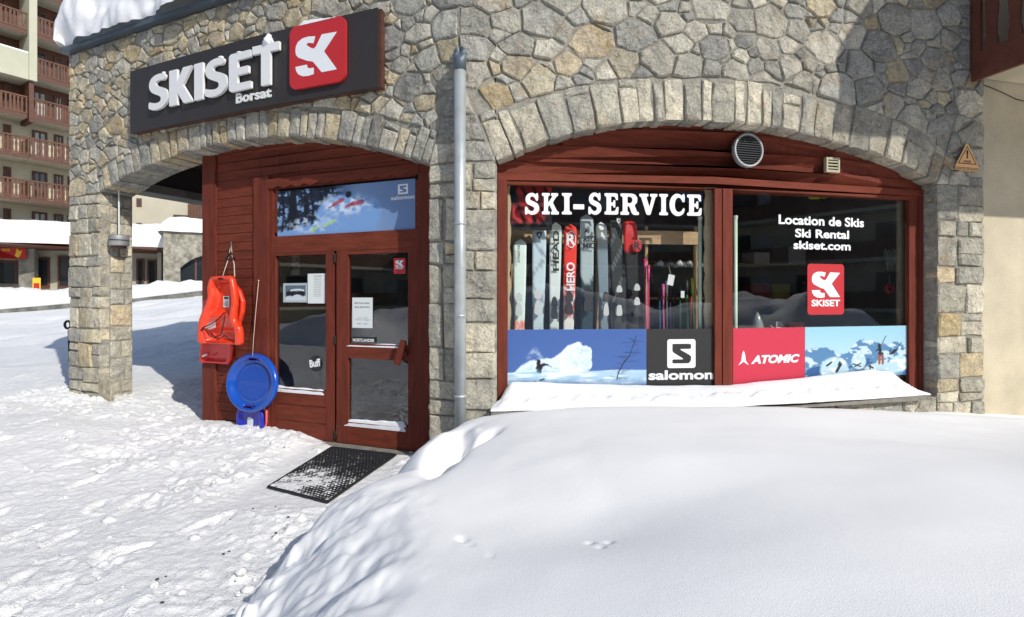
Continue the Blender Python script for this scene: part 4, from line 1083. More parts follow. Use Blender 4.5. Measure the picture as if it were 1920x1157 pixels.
v2 = [(min(x, BF.s(610, LD)), z) for x, z in v]; put2d(BF, 'disc', v2, f, LD+.001, M['blackv'], t7)
v, f = text2d('Buff', .04); xs_ = fit(v, (-.078, -.036, .078, .05)); ca_, sa_ = math.cos(.16), math.sin(.16)
put2d(BF, 'lettering', [(min(c0[0]+x*ca_-y*sa_, BF.s(610, LD)), c0[1]+x*sa_+y*ca_) for x, y in xs_], f, LD+.0022, M['white'], t7)
t8 = thing('paper_notice', 'white text sheet on the left door glass beside a street photo', 'notice')
paper(t8, 577, 513, 609.5, 569, LD, [(.35,.90,.8,.93,'HORAIRES')]+[(.35,.84-.055*k,.78,.865-.055*k,'ouvert tous les jours') for k in range(12)])
t9 = print_panel('street_photo', rP(531, 531, 575.5, 567, LD), LD, 50, 40, lambda U, V: blend(blend(blend(blend(np.ones(U.shape+(3,))*lin((170,184,186)), ell(U, V, .52, .52, .40, .36, .02)*0+sst(.44,.42,np.abs(U-.52))*sst(.40,.38,np.abs(V-.5)), lin((90,108,122))), sst(.40,.38,np.abs(U-.52))*sst(.12,.1,np.abs(V-.46+.05*fbm(U*9,V*3,3,3))), lin((26,30,34))), sst(.44,.42,np.abs(U-.52))*sst(.35,.30,V+.1*fbm(U*6,V*3,3,4))*sst(.09,.11,V), lin((196,206,212))), sst(.3,.28,np.abs(U-.6))*sst(.05,.04,np.abs(V-.66+.1*(U-.6)**2*6)), lin((205,212,216))), 'white framed photo of a snowy street on the left door glass', 'photo')
t10 = thing('card', 'white sheet standing in for the bright window with reversed lettering seen through the left door glass', 'card')
rc = rP(546, 479, 561, 516, -.8); mb = MB(); BF.bar(mb, *rc, -.8, -.803); mb.build('sheet', M['paper'], t10)  # pale sheet put in for the bright lettered window glimpsed through the door
for txt, y0, y1 in (('Ski R', 482, 491), ('skise', 497, 506)):
    v, f = text2d(txt, .03); v = fit(v, rP(546, y0, 561, y1, -.798)); mid = (rc[0]+rc[2])/2; put2d(BF, 'lettering', [(2*mid-x, y) for x, y in v], f, -.798, M['ink'], t10)

# ================================================================ WHAT STANDS BEHIND THE SHOP WINDOW
SK = -.36
def ski(label, top, xt, xb, base, paintf, extra=None, off=SK, wtip=1.0):
    root = thing('ski', label, 'ski', group='skis leaning on the rail inside the left shop pane')
    sT0, zT = BF.sz(xt[0], top, off); sT1 = BF.s(xt[1], off); sB0 = BF.s(xb[0], off); sB1 = BF.s(xb[1], off); zB = .57
    zl = BF.z(xb[0], 618, off); nv, nu = 46, 7
    P = np.zeros((nu+2, nv, 3)); T = np.zeros((nu+2, nv, 3))
    for j in range(nv):
        t = j/(nv-1); z = zT+(zB-zT)*t
        tt = min(1.25, (zT-z)/(zT-zl)); c = ((sT0+sT1)/2)*(1-tt)+((sB0+sB1)/2)*tt; w0 = (sT1-sT0)/2; w1 = (sB1-sB0)/2
        wd = w0+(w1-w0)*sst(.12, .85, t); L = (zT-z); wd *= math.sqrt(max(0.0, 1-max(0, 1-L/.075)**2))*1.0 if L < .075 else 1
        lean = -.10*(1-t)-.02; tipc = .05*max(0, 1-L/.16)**2
        for i in range(nu):
            u = i/(nu-1)*2-1; P[i+1, j] = BF.W(c+u*wd, z, off+lean-tipc); T[i+1, j] = tuple(min(.85, q_*1.3) for q_ in paintf((u+1)/2, t))
        P[0, j] = BF.W(c-wd, z, off+lean-tipc-.012); P[-1, j] = BF.W(c+wd, z, off+lean-tipc-.012); T[0, j] = T[-1, j] = (.05,.05,.055)
    grid_mesh('blade', P[...,0], P[...,1], P[...,2], M['vertex'], root, tint=T)
    cc = (sB0+sB1)/2; wd = (sB1-sB0)*.42
    for (py, h, m_, th) in base:
        z = BF.z(xb[0], py, off); mb = MB(); v_ = chaikin([(cc-wd, z), (cc+wd, z), (cc+wd*.8, z+h*.7), (cc+wd*.3, z+h), (cc-wd*.3, z+h), (cc-wd*.8, z+h*.7)], 1, .2); BF.slab(mb, v_, off+th, off-.02); mb.build('binding', m_, root)
    if extra: extra(root, cc)
    return root
bind_l = mat('pale_binding', (.55,.58,.56), .4); bind_d = M['blackv']
cL = lambda *c: tuple(lin(c))
def side_txt(txt, x0, y0, x1, y1, m, off=SK-.065):    # vertical lettering running up the ski
    def f_(root, cc):
        v, f = text2d(txt, .03); rc = BF.rectm(x0, y0, x1, y1, off); v = fit([(-y, x) for x, y in v], rc); put2d(BF, 'lettering', v, f, off, m, root)
    return f_
def p_dyn(u, t): return cL(196,214,204) if t < .52 else (cL(214,120,104) if t < .62 and (u*1.2+t*9) % .5 < .3 else (cL(200,208,190)))
def p_lb(u, t):
    c = cL(172,190,196)
    if abs((u*.10+t*1.0) % .2-.1) < .012 or abs((-u*.10+t) % .26-.1) < .012: c = cL(128,142,156)
    return c
def p_head(u, t): return cL(20,22,24) if t > .60 and abs(u-.5) < .36 else (cL(190,200,196) if t > .06 else cL(90,96,96))
def p_hero(u, t): return cL(205,52,44) if t < .36 or (t < .55 and (t*12+u*1.6) % 1 < .5) else (cL(205,205,196) if t < .72 else cL(30,28,28))
def p_ato(u, t): return cL(150,164,166) if t < .40-.10*abs(u-.5) else (cL(38,58,66) if t < .75 else cL(16,18,20))
def p_gr(u, t): return cL(200,206,200) if t < .1 else (cL(110,124,134) if t > .17 else cL(70,78,84))
def p_dk(u, t): return cL(40,44,46) if abs(((u-.5)*.14+t) % .17-.08) > .008 else cL(96,104,104)
def p_red(u, t): return cL(176,30,34) if t < .20 else cL(26,26,30)
ski('short pale mint ski with pink slashes, leftmost in the shop window', 444, (961,986), (965,981), ((566,.09,bind_l,.02),(592,.13,bind_l,.03)), p_dyn, side_txt('DYNASTAR', 970, 459, 975, 492, M['ink']))
def shield(px, py, r_, root, m1=M['ink'], m2=M['white']):
    o_ = SK-.065; a, b = BF.sz(px, py, o_); v, f = poly2d([[(a-r_*.8, b+r_), (a+r_*.8, b+r_), (a+r_*.85, b-.1*r_), (a, b-r_*1.2), (a-r_*.85, b-.1*r_)]]); put2d(BF, 'emblem', v, f, o_, m1, root)
    v, f = poly2d([[(a-r_*.4, b-r_*.4), (a, b+.6*r_), (a+r_*.4, b-r_*.4), (a, b-r_*.05)]]); put2d(BF, 'emblem_mark', v, f, o_+.002, m2, root)
ski('wide pale blue ski with crossing grey lines and a dark shield', 415, (998,1025), (1000,1018), ((560,.10,bind_l,.03),(590,.15,bind_l,.03)), p_lb, lambda root, cc: shield(1011, 441, .034, root))
ski('white and black ski with large HEAD lettering running up it', 412, (1032,1055), (1032,1047), ((575,.10,bind_d,.03),(598,.14,bind_d,.03)), p_head, side_txt('HEAD', 1037, 432, 1048, 508, M['blackv']))
def hero_x(root, cc):
    o_ = SK-.064; a, b = BF.sz(1071, 449, o_); ring = [(a+.052*math.cos(k*math.pi/16), b+.085*math.sin(k*math.pi/16)) for k in range(32)]; inn = [(a+.045*math.cos(k*math.pi/16), b+.076*math.sin(k*math.pi/16)) for k in range(32)]
    v, f = poly2d([ring, inn]); put2d(BF, 'ring_print', v, f, o_, M['white'], root)
    side_txt('HERO', 1062, 492, 1078, 545, M['white'])(root, cc)
    v, f = text2d('R', .03); put2d(BF, 'letter_print', fit(v, BF.rectm(1062, 438, 1080, 460, o_)), f, o_, M['white'], root)
ski('red and white racing ski with a white ring emblem', 415, (1060,1085), (1058,1076), ((566,.11,bind_d,.03),(590,.13,bind_d,.03)), p_hero, hero_x)
def ato_x(root, cc):
    o_ = SK-.062
    for txt, y0, y1 in (('ATO',442,454),('MIC',455,466)):
        v, f = text2d(txt, .04); put2d(BF, 'lettering', fit(v, BF.rectm(1093, y0, 1116, y1, o_)), f, o_, M['blackv'], root)
    v, f = poly2d([[(0,0),(.5,1),(1,0),(.5,.3)]]); put2d(BF, 'emblem', fit(v, BF.rectm(1094, 428, 1104, 438, o_)), f, o_, M['blackv'], root)
ski('tall grey ski with ATOMIC lettering over a dark lower half', 396, (1091,1117), (1091,1113), ((560,.11,bind_d,.04),(585,.17,bind_d,.05)), p_ato, ato_x)
ski('slate grey ski with a white tip beside the tall grey one', 411, (1122,1143), (1129,1142), ((566,.10,bind_d,.03),(592,.13,bind_l,.03)), p_gr)
ski('dark charcoal ski with thin crossing lines and a small shield', 402, (1148,1172), (1153,1167), ((548,.07,bind_l,.03),(572,.08,bind_d,.03),(592,.12,bind_l,.03)), p_dk, lambda root, cc: shield(1160, 414, .026, root, M['paper'], M['blackv']))
def red_x(root, cc):
    o_ = SK-.062; a, b = BF.sz(1195, 461, o_); v, f = poly2d([[(a+.05*math.cos(k*math.pi/12), b+.06*math.sin(k*math.pi/12)) for k in range(24)]]); put2d(BF, 'disc_print', v, f, o_, M['stickred'], root)
    v, f = text2d('R', .03); put2d(BF, 'letter_print', fit(v, BF.rectm(1189, 454, 1201, 468, o_+.002)), f, o_+.002, M['blackv'], root)
ski('black ski with red tip and red disc, rightmost in the row', 406, (1174,1201), (1186,1200), ((545,.07,bind_l,.03),(572,.08,bind_l,.03),(595,.12,bind_d,.03)), p_red, red_x)
rail = thing('ski_rail', 'pale pine rail holding the skis behind the left shop pane', 'rail')
mb = MB(); BF.bar(mb, BF.s(955, -.68), BF.z(1100, 457, -.68), BF.s(1310, -.68), BF.z(1100, 432, -.68), -.66, -.70); mb.build('plank', M['pine'], rail)
for px in (958, 1118, 1212, 1306):
    mb = MB(); a, b = BF.sz(px, 424, -.66); BF.bar(mb, a, .56, a+.035, b, -.70, -.735); mb.build('post', M['pine'], rail)
# dark display board behind
db = thing('display_board', 'black display board standing behind the row of skis', 'board'); mb = MB(); BF.bar(mb, BF.s(950, -.9), .56, BF.s(1208, -.9), BF.z(1100, 340, -.9), -.9, -.93); mb.build('panel', mat('slate_panel', (.035,.042,.055), .6, .2, 3), db)
def paint_jacket(U, V):
    n = fbm(U*5+V*4, V*5, 4, 91); img = np.ones(U.shape+(3,))*lin((16,17,22))
    m = sst(.0, .1, .42-np.abs(U-.55+.5*(1-V)*.6-.08)+.05*n)*sst(.02, .1, V-.08)
    img = blend(img, m, lin((150,28,36))); img = blend(img, m*sst(.1, .5, n), lin((198,58,62))); img = blend(img, m*sst(.08, .02, np.abs((U*1.3+V*.6) % .35-.17)), lin((46,10,16)))
    return img
print_panel('hanging_poster', rP(958, 336, 1035, 432, -.34), -.34, 60, 70, paint_jacket, 'dark poster of a red jacket hanging in the top corner of the left pane', 'poster')
bt = thing('hanging_banner', 'dim blue banner with ATO lettering behind the SKI-SERVICE letters', 'banner')
mb = MB(); BF.bar(mb, *rP(1172, 342, 1200, 372, -1.4), -1.4, -1.41); BF.bar(mb, *rP(1268, 338, 1318, 380, -1.4), -1.4, -1.41); mb.build('cloth', mat('dim_blue_cloth', (.02,.08,.2), .8), bt)
label_text('ATO', rP(1176, 346, 1203, 360, -1.39), -1.39, mat('bright_blue_print', (.05,.35,.7), .6), bt)
def tubeob(label, x, y0, off):
    r_ = thing('tube_light', label, 'lamp'); mb = MB(); s_, z_ = BF.sz(x, y0, off); mb.tube([BF.W(s_, z_, off), BF.W(s_, .6, off)], .020, 10); mb.build('tube', M['tube'], r_, True)
    mb = MB(); mb.tube([BF.W(s_, z_-.0, off), BF.W(s_, z_+.03, off)], .023, 10); mb.build('cap', M['paper'], r_); return r_
tubeob('pale green unlit tube at the right side of the left pane', 1312.5, 412, -.33)
tubeob('pale green unlit tube beside the central mullion in the right pane', 1379, 410, -.30)
tubeob('pale green unlit tube at the far right of the right pane', 1697, 425, -.30)
# ski poles
rp = random.Random(8)
def pole(px0, y0, px1, col, label, off):
    m = mat('pole_colour', col, .35); r_ = thing('ski_pole', label, 'ski pole', group='ski poles bunched in the left shop pane')
    a, z = BF.sz(px0, y0, off); b = BF.s(px1, off); z2 = .57
    A_, B_ = BF.W(a, z, off-.05), BF.W(b, z2, off)
    mb = MB(); mb.tube([A_, B_], .009, 7); mb.build('shaft', m, r_)
    mb = MB(); mb.tube([A_+(A_-B_).normalized()*.02, A_.lerp(B_, .06), A_.lerp(B_, .12)], [.017,.015,.013], 8); mb.build('grip', M['blackv'] if col[0] < .5 else m, r_, True)
    mb = MB(); c_ = A_.lerp(B_, .03); mb.tube([c_, c_+Vector((.03,-.02,-.05)), c_+Vector((.04,-.02,-.12)), c_+Vector((.01,-.01,-.15)), c_], .004, 5); mb.build('strap', M['blackv'], r_)
for a in ((1212,488,1214,(.6,.03,.16),'crimson ski pole standing nearest the red-tipped ski',-.5),(1219,500,1216,(.65,.05,.2),'curved-topped pink ski pole beside the crimson one',-.45),
          (1240,540,1238,(.05,.3,.6),'blue ski pole in the multicoloured bunch',-.6),(1247,536,1246,(.6,.1,.3),'magenta ski pole in the multicoloured bunch',-.55),(1254,530,1252,(.7,.65,.5),'cream ski pole in the multicoloured bunch',-.6),
          (1261,545,1258,(.35,.2,.55),'violet ski pole in the multicoloured bunch',-.62),(1280,540,1276,(.05,.45,.1),'green ski pole under a hanging white tag',-.5),(1292,528,1291,(.04,.35,.07),'dark green ski pole left of the tube light',-.6),(1303,525,1306,(.55,.6,.05),'yellow-green ski pole against the tube light',-.5),
          (1299,560,1297,(.5,.06,.06),'red ski pole between the green and yellow ones',-.55),(1268,552,1265,(.02,.02,.02),'black ski pole between the violet and green ones',-.55)): pole(*a)
tg = thing('price_tag', 'large white price tag hanging over the multicoloured ski poles', 'tag'); mb = MB(); a, b = BF.sz(1258, 525, -.42)
v = [(-.035,-.055),(.035,-.055),(.035,.055),(-.035,.055)]; v = [(a+x*.97+y*.2, b+y*.97-x*.2) for x, y in v]; BF.slab(mb, v, -.42, -.422); mb.build('card', M['paper'], tg)
mb = MB(); mb.tube([BF.W(a, b+.05, -.42), BF.W(a-.01, b+.14, -.45)], .002, 4); mb.build('string', M['cord'], tg)
tg = thing('price_tag', 'small white price tag on the green ski pole', 'tag'); mb = MB(); a, b = BF.sz(1280, 552, -.42); BF.bar(mb, a-.02, b-.035, a+.02, b+.035, -.42, -.422); mb.build('card', M['paper'], tg)
rk = thing('helmet_rack', 'grey wire rack with goggles behind the ski poles', 'rack')
mb = MB(); zz = BF.z(1265, 497, -1.1); mb.tube([BF.W(BF.s(1225, -1.1), zz, -1.1), BF.W(BF.s(1325, -1.1), zz-.01, -1.1)], .01, 6)
for k in range(9):
    s_ = BF.s(1228+k*11, -1.1); mb.tube([BF.W(s_, zz, -1.1), BF.W(s_+.01, zz+.03, -1.0), BF.W(s_+.015, zz-.03, -.95)], .006, 5)
mb.build('rod', M['steel'], rk)
for k in range(5):
    s_ = BF.s(1236+k*18, -1.0); mb = MB(); mb.tube([BF.W(s_-.05, zz-.01*k % .03, -1.0), BF.W(s_, zz+.015, -.96), BF.W(s_+.05, zz-.01, -1.0)], [.02,.035,.02], 8); mb.build('goggles', M['steel'] if k % 2 else bind_l, rk, True)
# right pane contents
hl = thing('helmet', 'yellow helmet hanging at the top of the right shop pane', 'helmet')
def dome(mb, c, rx, rz, ry=None, n=14, k=7, lo=-.3):
    ry = ry or rx; P = []
    for i in range(k+1):
        a = lo+(math.pi/2-lo)*i/k; P.append([(c[0]+rx*math.cos(a)*math.cos(2*math.pi*j/n), c[1]+ry*math.cos(a)*math.sin(2*math.pi*j/n), c[2]+rz*math.sin(a)) for j in range(n+1)])
    mb.grid(P)
c_ = BF.W(*BF.sz(1538, 366, -.8), -.8); mb = MB(); dome(mb, c_, .13, .09); mb.build('shell', mat('yellow_plastic', (.45,.42,.02), .35), hl, True)
mb = MB(); mb.tube([c_+Vector((-.08,-.08,-.02)), c_+Vector((-.02,-.12,-.1)), c_+Vector((.05,-.1,-.02))], .008, 6); mb.build('strap', M['blackv'], hl)
pt = thing('plant_pot', 'terracotta pot standing on the shelf below the SKISET sticker', 'pot')
a, b = BF.sz(1493, 600, -.5); zsh = 1.18
def lathe(mb, c, prof, n=20):
    P = [[(c[0]+r_*math.cos(2*math.pi*j/n), c[1]+r_*math.sin(2*math.pi*j/n), c[2]+z_) for j in range(n+1)] for r_, z_ in prof]; mb.grid(P)
c_ = BF.W(a, zsh, -.5); mb = MB(); lathe(mb, c_, [(.0,0),(.055,0),(.07,.09),(.065,.09),(.05,.02)]); mb.build('bowl', M['terracotta'], pt, True); mb = MB(); lathe(mb, c_, [(.07,.085),(.08,.085),(.082,.12),(.074,.122),(.07,.09)]); mb.build('rim', M['terracotta'], pt, True)
sh = thing('display_shelf', 'dark shelf board inside the right pane behind the posters', 'shelf'); mb = MB(); BF.bar(mb, BF.s(1376, -.4), zsh-.03, BF.s(1700, -.4), zsh, -.3, -.75); mb.build('shelf_board', M['roomfloor'], sh)
for px in (1400, 1680):
    mb = MB(); a = BF.s(px, -.6); BF.bar(mb, a, .56, a+.04, zsh-.03, -.58, -.62); mb.build('support', M['roomfloor'], sh)
bo = thing('lantern', 'clear glass lantern jar standing left on the shelf', 'lantern'); c_ = BF.W(BF.s(1420, -.5), zsh, -.5); mb = MB(); lathe(mb, c_, [(.0,0),(.055,0),(.06,.05),(.06,.10),(.035,.18),(.01,.23),(0,.24)], 16); mb.build('jar', mat('frosted_glass', (.22,.25,.25), .2), bo, True); mb = MB(); lathe(mb, c_, [(.062,0),(.062,.02)], 16); mb.build('base', M['paper'], bo)
cd = thing('card_stand', 'small grey card stand with loose white cord beside the pot', 'card'); s_ = BF.s(1461, -.48); mb = MB(); BF.bar(mb, s_-.04, zsh, s_+.04, zsh+.13, -.48, -.49); mb.build('card', mat('grey_card', (.28,.3,.3), .7), cd)
mb = MB(); mb.tube([BF.W(s_-.13, zsh+.09, -.46), BF.W(s_-.08, zsh+.06, -.46), BF.W(s_, zsh+.07, -.46), BF.W(s_+.07, zsh+.06, -.46), BF.W(s_+.02, zsh+.1, -.46)], .004, 5); mb.build('cord', M['paper'], cd)
wr = thing('wire_bundle', 'bundle of green and white wires hanging at the right of the right pane', 'wires'); rw = random.Random(2)
mb = MB()
for k in range(9):
    a, b = BF.sz(1657+k*2.6, 468+rw.uniform(-3,3), -.6); mb.tube([BF.W(a, b, -.6), BF.W(a+.012, b-.10, -.6+.02), BF.W(a+.02+rw.uniform(-.01,.02), b-.16-rw.uniform(0,.12), -.6)], .0035, 4)
mb.build('wire', mat('green_wire', (.25,.4,.33), .5), wr)
rl = thing('tape_roll', 'pinkish red roll hanging below the green wires', 'roll'); a, b = BF.sz(1668, 541, -.6); c_ = BF.W(a, b, -.6)
mb = MB(); P = [[tuple(c_+Vector(((.042+.018*math.cos(q))*math.cos(p), -.018*math.sin(q)*1.5, (.042+.018*math.cos(q))*math.sin(p)))) for p in np.linspace(0, 2*math.pi, 19)] for q in np.linspace(0, 2*math.pi, 9)]; mb.grid(P); mb.build('ring', mat('pinkish_red', (.5,.09,.10), .5), rl, True)
mb = MB(); mb.tube([c_+Vector((0,0,.05)), c_+Vector((0,0,.16))], .003, 4); mb.build('hook', M['steel'], rl)

# shelves with boxes at the back of the shop
bs = thing('wall_shelf', 'long pale shelf with boxes on the back wall of the dark shop', 'shelf')
for z_ in (1.55, 2.05): mb = MB(); BF.bar(mb, BF.s(960, -2.6), z_, BF.s(1600, -2.6), z_+.03, -2.3, -2.65); mb.build('shelf_board', M['pine'], bs)
rx = random.Random(9); cols = [('pale grey',(.5,.5,.48)),('dark red',(.35,.05,.05)),('navy blue',(.05,.12,.3)),('mustard',(.45,.4,.1)),('black',(.1,.1,.1))]
ms_ = [(n_, mat('box_card', c_, .7)) for n_, c_ in cols]; used_ = {}
for nm, z_ in (('lower', 1.581), ('upper', 2.081)):
    s_ = BF.s(1392, -2.6)
    while s_ < BF.s(1560, -2.6):
        w_ = rx.uniform(.22, .36); bxx = MB(); BF.bar(bxx, s_, z_, s_+w_, z_+rx.uniform(.14,.3), -2.32, -2.6)
        n_, m_ = rx.choice(ms_); used_[(n_, nm)] = used_.get((n_, nm), 0)+1; o_ = ('first', 'second', 'third', 'fourth', 'fifth', 'sixth')[used_[(n_, nm)]-1]
        tag(bxx.build('boot_box', m_), '%s boot box on the %s back shelf, %s of that colour from the mullion' % (n_, nm, o_), 'box', 'boot boxes on the back shelves'); s_ += w_+rx.uniform(.02, .25)

# ================================================================ SHOP SIGN
sg = thing('shop_sign', 'long dark brown SKISET Borsat sign board above the entrance arch', 'sign')
SO = .10; sx0, sx1 = BF.s(244, SO), BF.s(708, SO)
zb = (BF.z(244, 248, SO)+BF.z(708, 166, SO))/2; zt_ = (BF.z(244, 133, SO)+BF.z(708, 15, SO))/2
mb = MB(); BF.bar(mb, sx0, zb, sx1, zt_, SO, SO-.025); mb.build('board', M['board'], sg)
mb = MB(); BF.bar(mb, sx0+.004, zb+.004, sx1+.03, zt_-.004, SO-.026, .0); mb.build('back_frame', M['brown'], sg)
LO3 = SO+.042
zl0 = (BF.z(300, 205, LO3)+BF.z(500, 157, LO3))/2; zl1 = zl0+.405
for ch, x0, x1 in (('S',277,315),('K',317,361),('I',364,380),('S',382,426),('E',429,470),('T',473,523)):
    if ch == 'S':
        pl = [(.02,.06),(.25,-.01),(.52,-.01),(.80,.05),(.97,.20),(1,.33),(.94,.48),(.78,.58),(.52,.65),(.40,.71),(.38,.77),(.45,.82),(.60,.83),(.80,.79),(.88,.95),(.72,1.0),(.50,1.01),(.26,.97),(.09,.86),(.05,.70),(.13,.55),(.30,.46),(.55,.38),(.64,.32),(.65,.25),(.58,.19),(.42,.175),(.20,.21),(.05,.26)]
        v, f = poly2d([chaikin(pl, 2, .25)]); bb = (0, 0, 1, 1)
    elif ch == 'K': v, f = poly2d([[(0,0),(.34,0),(.34,.36),(.62,0),(1,0),(.58,.52),(.97,1),(.60,1),(.34,.64),(.34,1),(0,1)]]); bb = (0,0,1,1)
    elif ch == 'I': v, f = poly2d([[(0,0),(1,0),(1,1),(0,1)]]); bb = None
    elif ch == 'E': v, f = poly2d([chaikin([(.10,0),(1,0),(1,.19),(.40,.19),(.40,.41),(.90,.41),(.90,.60),(.40,.60),(.40,.81),(1,.81),(1,1),(.10,1),(0,.94),(0,.06)], 1, .05)]); bb = (0,0,1,1)
    else: v, f = poly2d([[(.33,0),(.67,0),(.67,.80),(1,.80),(1,1),(0,1),(0,.80),(.33,.80)]]); bb = None
    hgt = zl1+(.02 if ch == 'T' else 0)
    put2d(BF, 'letter', fit(v, (BF.s(x0, LO3), zl0, BF.s(x1, LO3), hgt), bb), f, LO3, M['letter'], sg, .03)
zz = BF.z(442, 194.5, SO+.012)
v, f = text2d('Borsat', .03); put2d(BF, 'small_lettering', fit(v, (BF.s(442, SO+.012), zz, BF.s(508, SO+.012), zz+.108)), f, SO+.012, M['letter'], sg, .01)
PL = SO+.035
pr = (BF.s(543, PL), (BF.z(546, 170, PL)+BF.z(646, 150, PL))/2, BF.s(647.5, PL), (BF.z(548, 46, PL)+BF.z(643, 33, PL))/2)
v, f = poly2d([rrect(*pr, .085, 7)]); lp = put2d(BF, 'logo_plate', v, f, PL, M['signred'], sg, .03)
v, f = sk_glyph(); put2d(BF, 'monogram', fit(v, (BF.s(554, PL), pr[1]+.15*(pr[3]-pr[1])+.015, BF.s(632, PL), pr[1]+.79*(pr[3]-pr[1]))), f, PL+.0015, M['white'], lp)
def blob(name, c, rx, ry, rz, m, parent, seed=0, sub=3, lump=.35, flat=False):
    bm = bmesh.new(); bmesh.ops.create_icosphere(bm, subdivisions=sub, radius=1)
    V = np.array([v.co[:] for v in bm.verts]); n = fbm(V[:,0]*1.6+seed*7.1+V[:,2]*.7, V[:,1]*1.6+V[:,2]*1.9+seed, 4, seed+3)*lump
    if flat: V[:,2] = np.maximum(V[:,2], -.15)
    for v, p, k in zip(bm.verts, V, n): v.co = Vector(c)+Vector((p[0]*rx, p[1]*ry, p[2]*rz))*(1+k)
    me = bpy.data.meshes.new(name); bm.to_mesh(me); bm.free(); return link(name, me, m, parent, True)
blob('snow_cap', BF.W(BF.s(499, LO3), zl1+.055, LO3-.03), .055, .045, .055, M['snow'], sg, 1); blob('snow_cap', BF.W(BF.s(500, LO3), zl1+.105, LO3-.03), .028, .025, .03, M['snow'], sg, 5, 2)
blob('snow_cap', BF.W(BF.s(304, LO3), zl1+.004, LO3-.02), .022, .02, .022, M['snow'], sg, 2, 2); blob('snow_cap', BF.W(BF.s(412, LO3), zl1+.004, LO3-.02), .03, .02, .02, M['snow'], sg, 3, 2); blob('snow_cap', BF.W(BF.s(447, LO3), zl1+.004, LO3-.02), .035, .02, .014, M['snow'], sg, 4, 2)
def snow_strip(name, s0, s1, z, o0, o1, h, seed, parent):
    n = max(10, int((s1-s0)/.015)); P = np.zeros((n, 8, 3))
    for i in range(n):
        s = s0+(s1-s0)*i/(n-1); hh = h*max(.12, .55+.75*float(fbm(s*6, seed, 3, 7)))*min(1, .1+i/3, .1+(n-1-i)/3)
        for j in range(8): t = j/7; P[i, j] = BF.W(s, z-.003+hh*math.sin(math.pi*t), o0+(o1-o0)*t)
    return grid_mesh(name, P[...,0], P[...,1], P[...,2], M['snow'], parent)
snow_strip('snow_cap', BF.s(556, PL), BF.s(632, PL), pr[3]-.002, PL+.002, SO, .035, 3, sg)
snow_strip('snow_cap', BF.s(690, SO), BF.s(708, SO), zt_, SO, SO-.09, .04, 5, sg)
snow_strip('snow_cap', BF.s(330, SO), BF.s(440, SO), zt_, SO-.02, SO-.09, .022, 6, sg)

# ================================================================ VENTS, WARNING SIGN
VO = E2+.03
vt = thing('round_vent', 'round steel rimmed vent with black louvres above the shop window', 'vent')
c0 = BF.sz(1405, 281, VO); R_ = .172
def ringmesh(mb, c, prof, n=40):
    P = [[tuple(BF.W(c[0]+r_*math.cos(2*math.pi*j/n), c[1]+r_*math.sin(2*math.pi*j/n), o_)) for j in range(n+1)] for r_, o_ in prof]; mb.grid(P)
mb = MB(); ringmesh(mb, c0, [(R_, E2-.02), (R_, VO-.006), (R_*.98, VO), (R_*.88, VO), (R_*.86, VO-.006), (R_*.86, VO-.02)]); mb.build('rim', M['steel'], vt, True)
v, f = poly2d([[(c0[0]+R_*.87*math.cos(a*math.pi/16), c0[1]+R_*.87*math.sin(a*math.pi/16)) for a in range(32)]]); put2d(BF, 'back_plate', v, f, VO-.026, M['blackv'], vt)
sm = mat('dark_louvre', (.10,.105,.11), .4, metal=.6)
for k in range(13):
    z = c0[1]-R_*.80+k*R_*1.6/12; w_ = math.sqrt(max(0, (R_*.86)**2-(z-c0[1])**2)); mb = MB()
    mb.prism([BF.W(c0[0]-w_, z-.006, VO-.004), BF.W(c0[0]+w_, z-.006, VO-.004), BF.W(c0[0]+w_, z+.004, VO-.02), BF.W(c0[0]-w_, z+.004, VO-.02)], [BF.W(c0[0]-w_, z-.009, VO-.004), BF.W(c0[0]+w_, z-.009, VO-.004), BF.W(c0[0]+w_, z+.001, VO-.02), BF.W(c0[0]-w_, z+.001, VO-.02)])
    mb.build('slat', sm, vt)
v2_ = thing('wall_vent', 'small square beige vent beside the round vent', 'vent'); cm = mat('beige_plastic', (.42,.38,.26), .5)
rc = BF.rectm(1550, 295, 1575, 323, VO); a, b, c, d = rc; mb = MB()
for q in ((a,b,a+.02,d),(c-.02,b,c,d),(a+.02,b,c-.02,b+.025),(a+.02,d-.025,c-.02,d)): BF.bar(mb, *q, VO, E2-.01)
mb.build('frame', cm, v2_); mb = MB(); BF.bar(mb, a+.01, b+.01, c-.01, d-.01, E2, E2-.01); mb.build('back_plate', M['blackv'], v2_)
for k in range(3):
    z = b+.04+k*(d-b-.06)/3; mb = MB(); BF.bar(mb, a+.02, z, c-.02, z+.014, VO-.004, VO-.012); mb.build('slat', cm, v2_)
dg = thing('warning_sign', 'triangular orange falling ice warning plate on the right stone corner', 'sign')
DO = .04; a, b = BF.sz(1792, 318, DO); c, _ = BF.sz(1835, 318, DO); b2 = BF.z(1792, 309, DO); d = BF.z(1815, 270, DO); ms = (a+c)/2
pl = [(a,b),(c,b),(c,b2),(ms+.012,d),(ms-.012,d),(a,b2)]
mb = MB(); BF.slab(mb, pl, DO, DO-.004); mb.build('plate', M['danger'], dg)
th_ = d-b2; 
def tri(k): cz = b2+th_*.36; return [(ms-(c-a)/2*k*.86, cz-th_*.30*k), (ms+(c-a)/2*k*.86, cz-th_*.30*k), (ms, cz+th_*.58*k)]
v, f = poly2d([tri(.95), tri(.82)]); put2d(BF, 'border', v, f, DO+.001, M['blackv'], dg)
v, f = text2d('!', .05); put2d(BF, 'mark', fit(v, (ms-.014, b2+th_*.33, ms+.014, b2+th_*.72)), f, DO+.001, M['blackv'], dg)
label_text('DANGER', (ms-.055, b2+th_*.14, ms+.055, b2+th_*.25), DO+.001, M['blackv'], dg, .02)
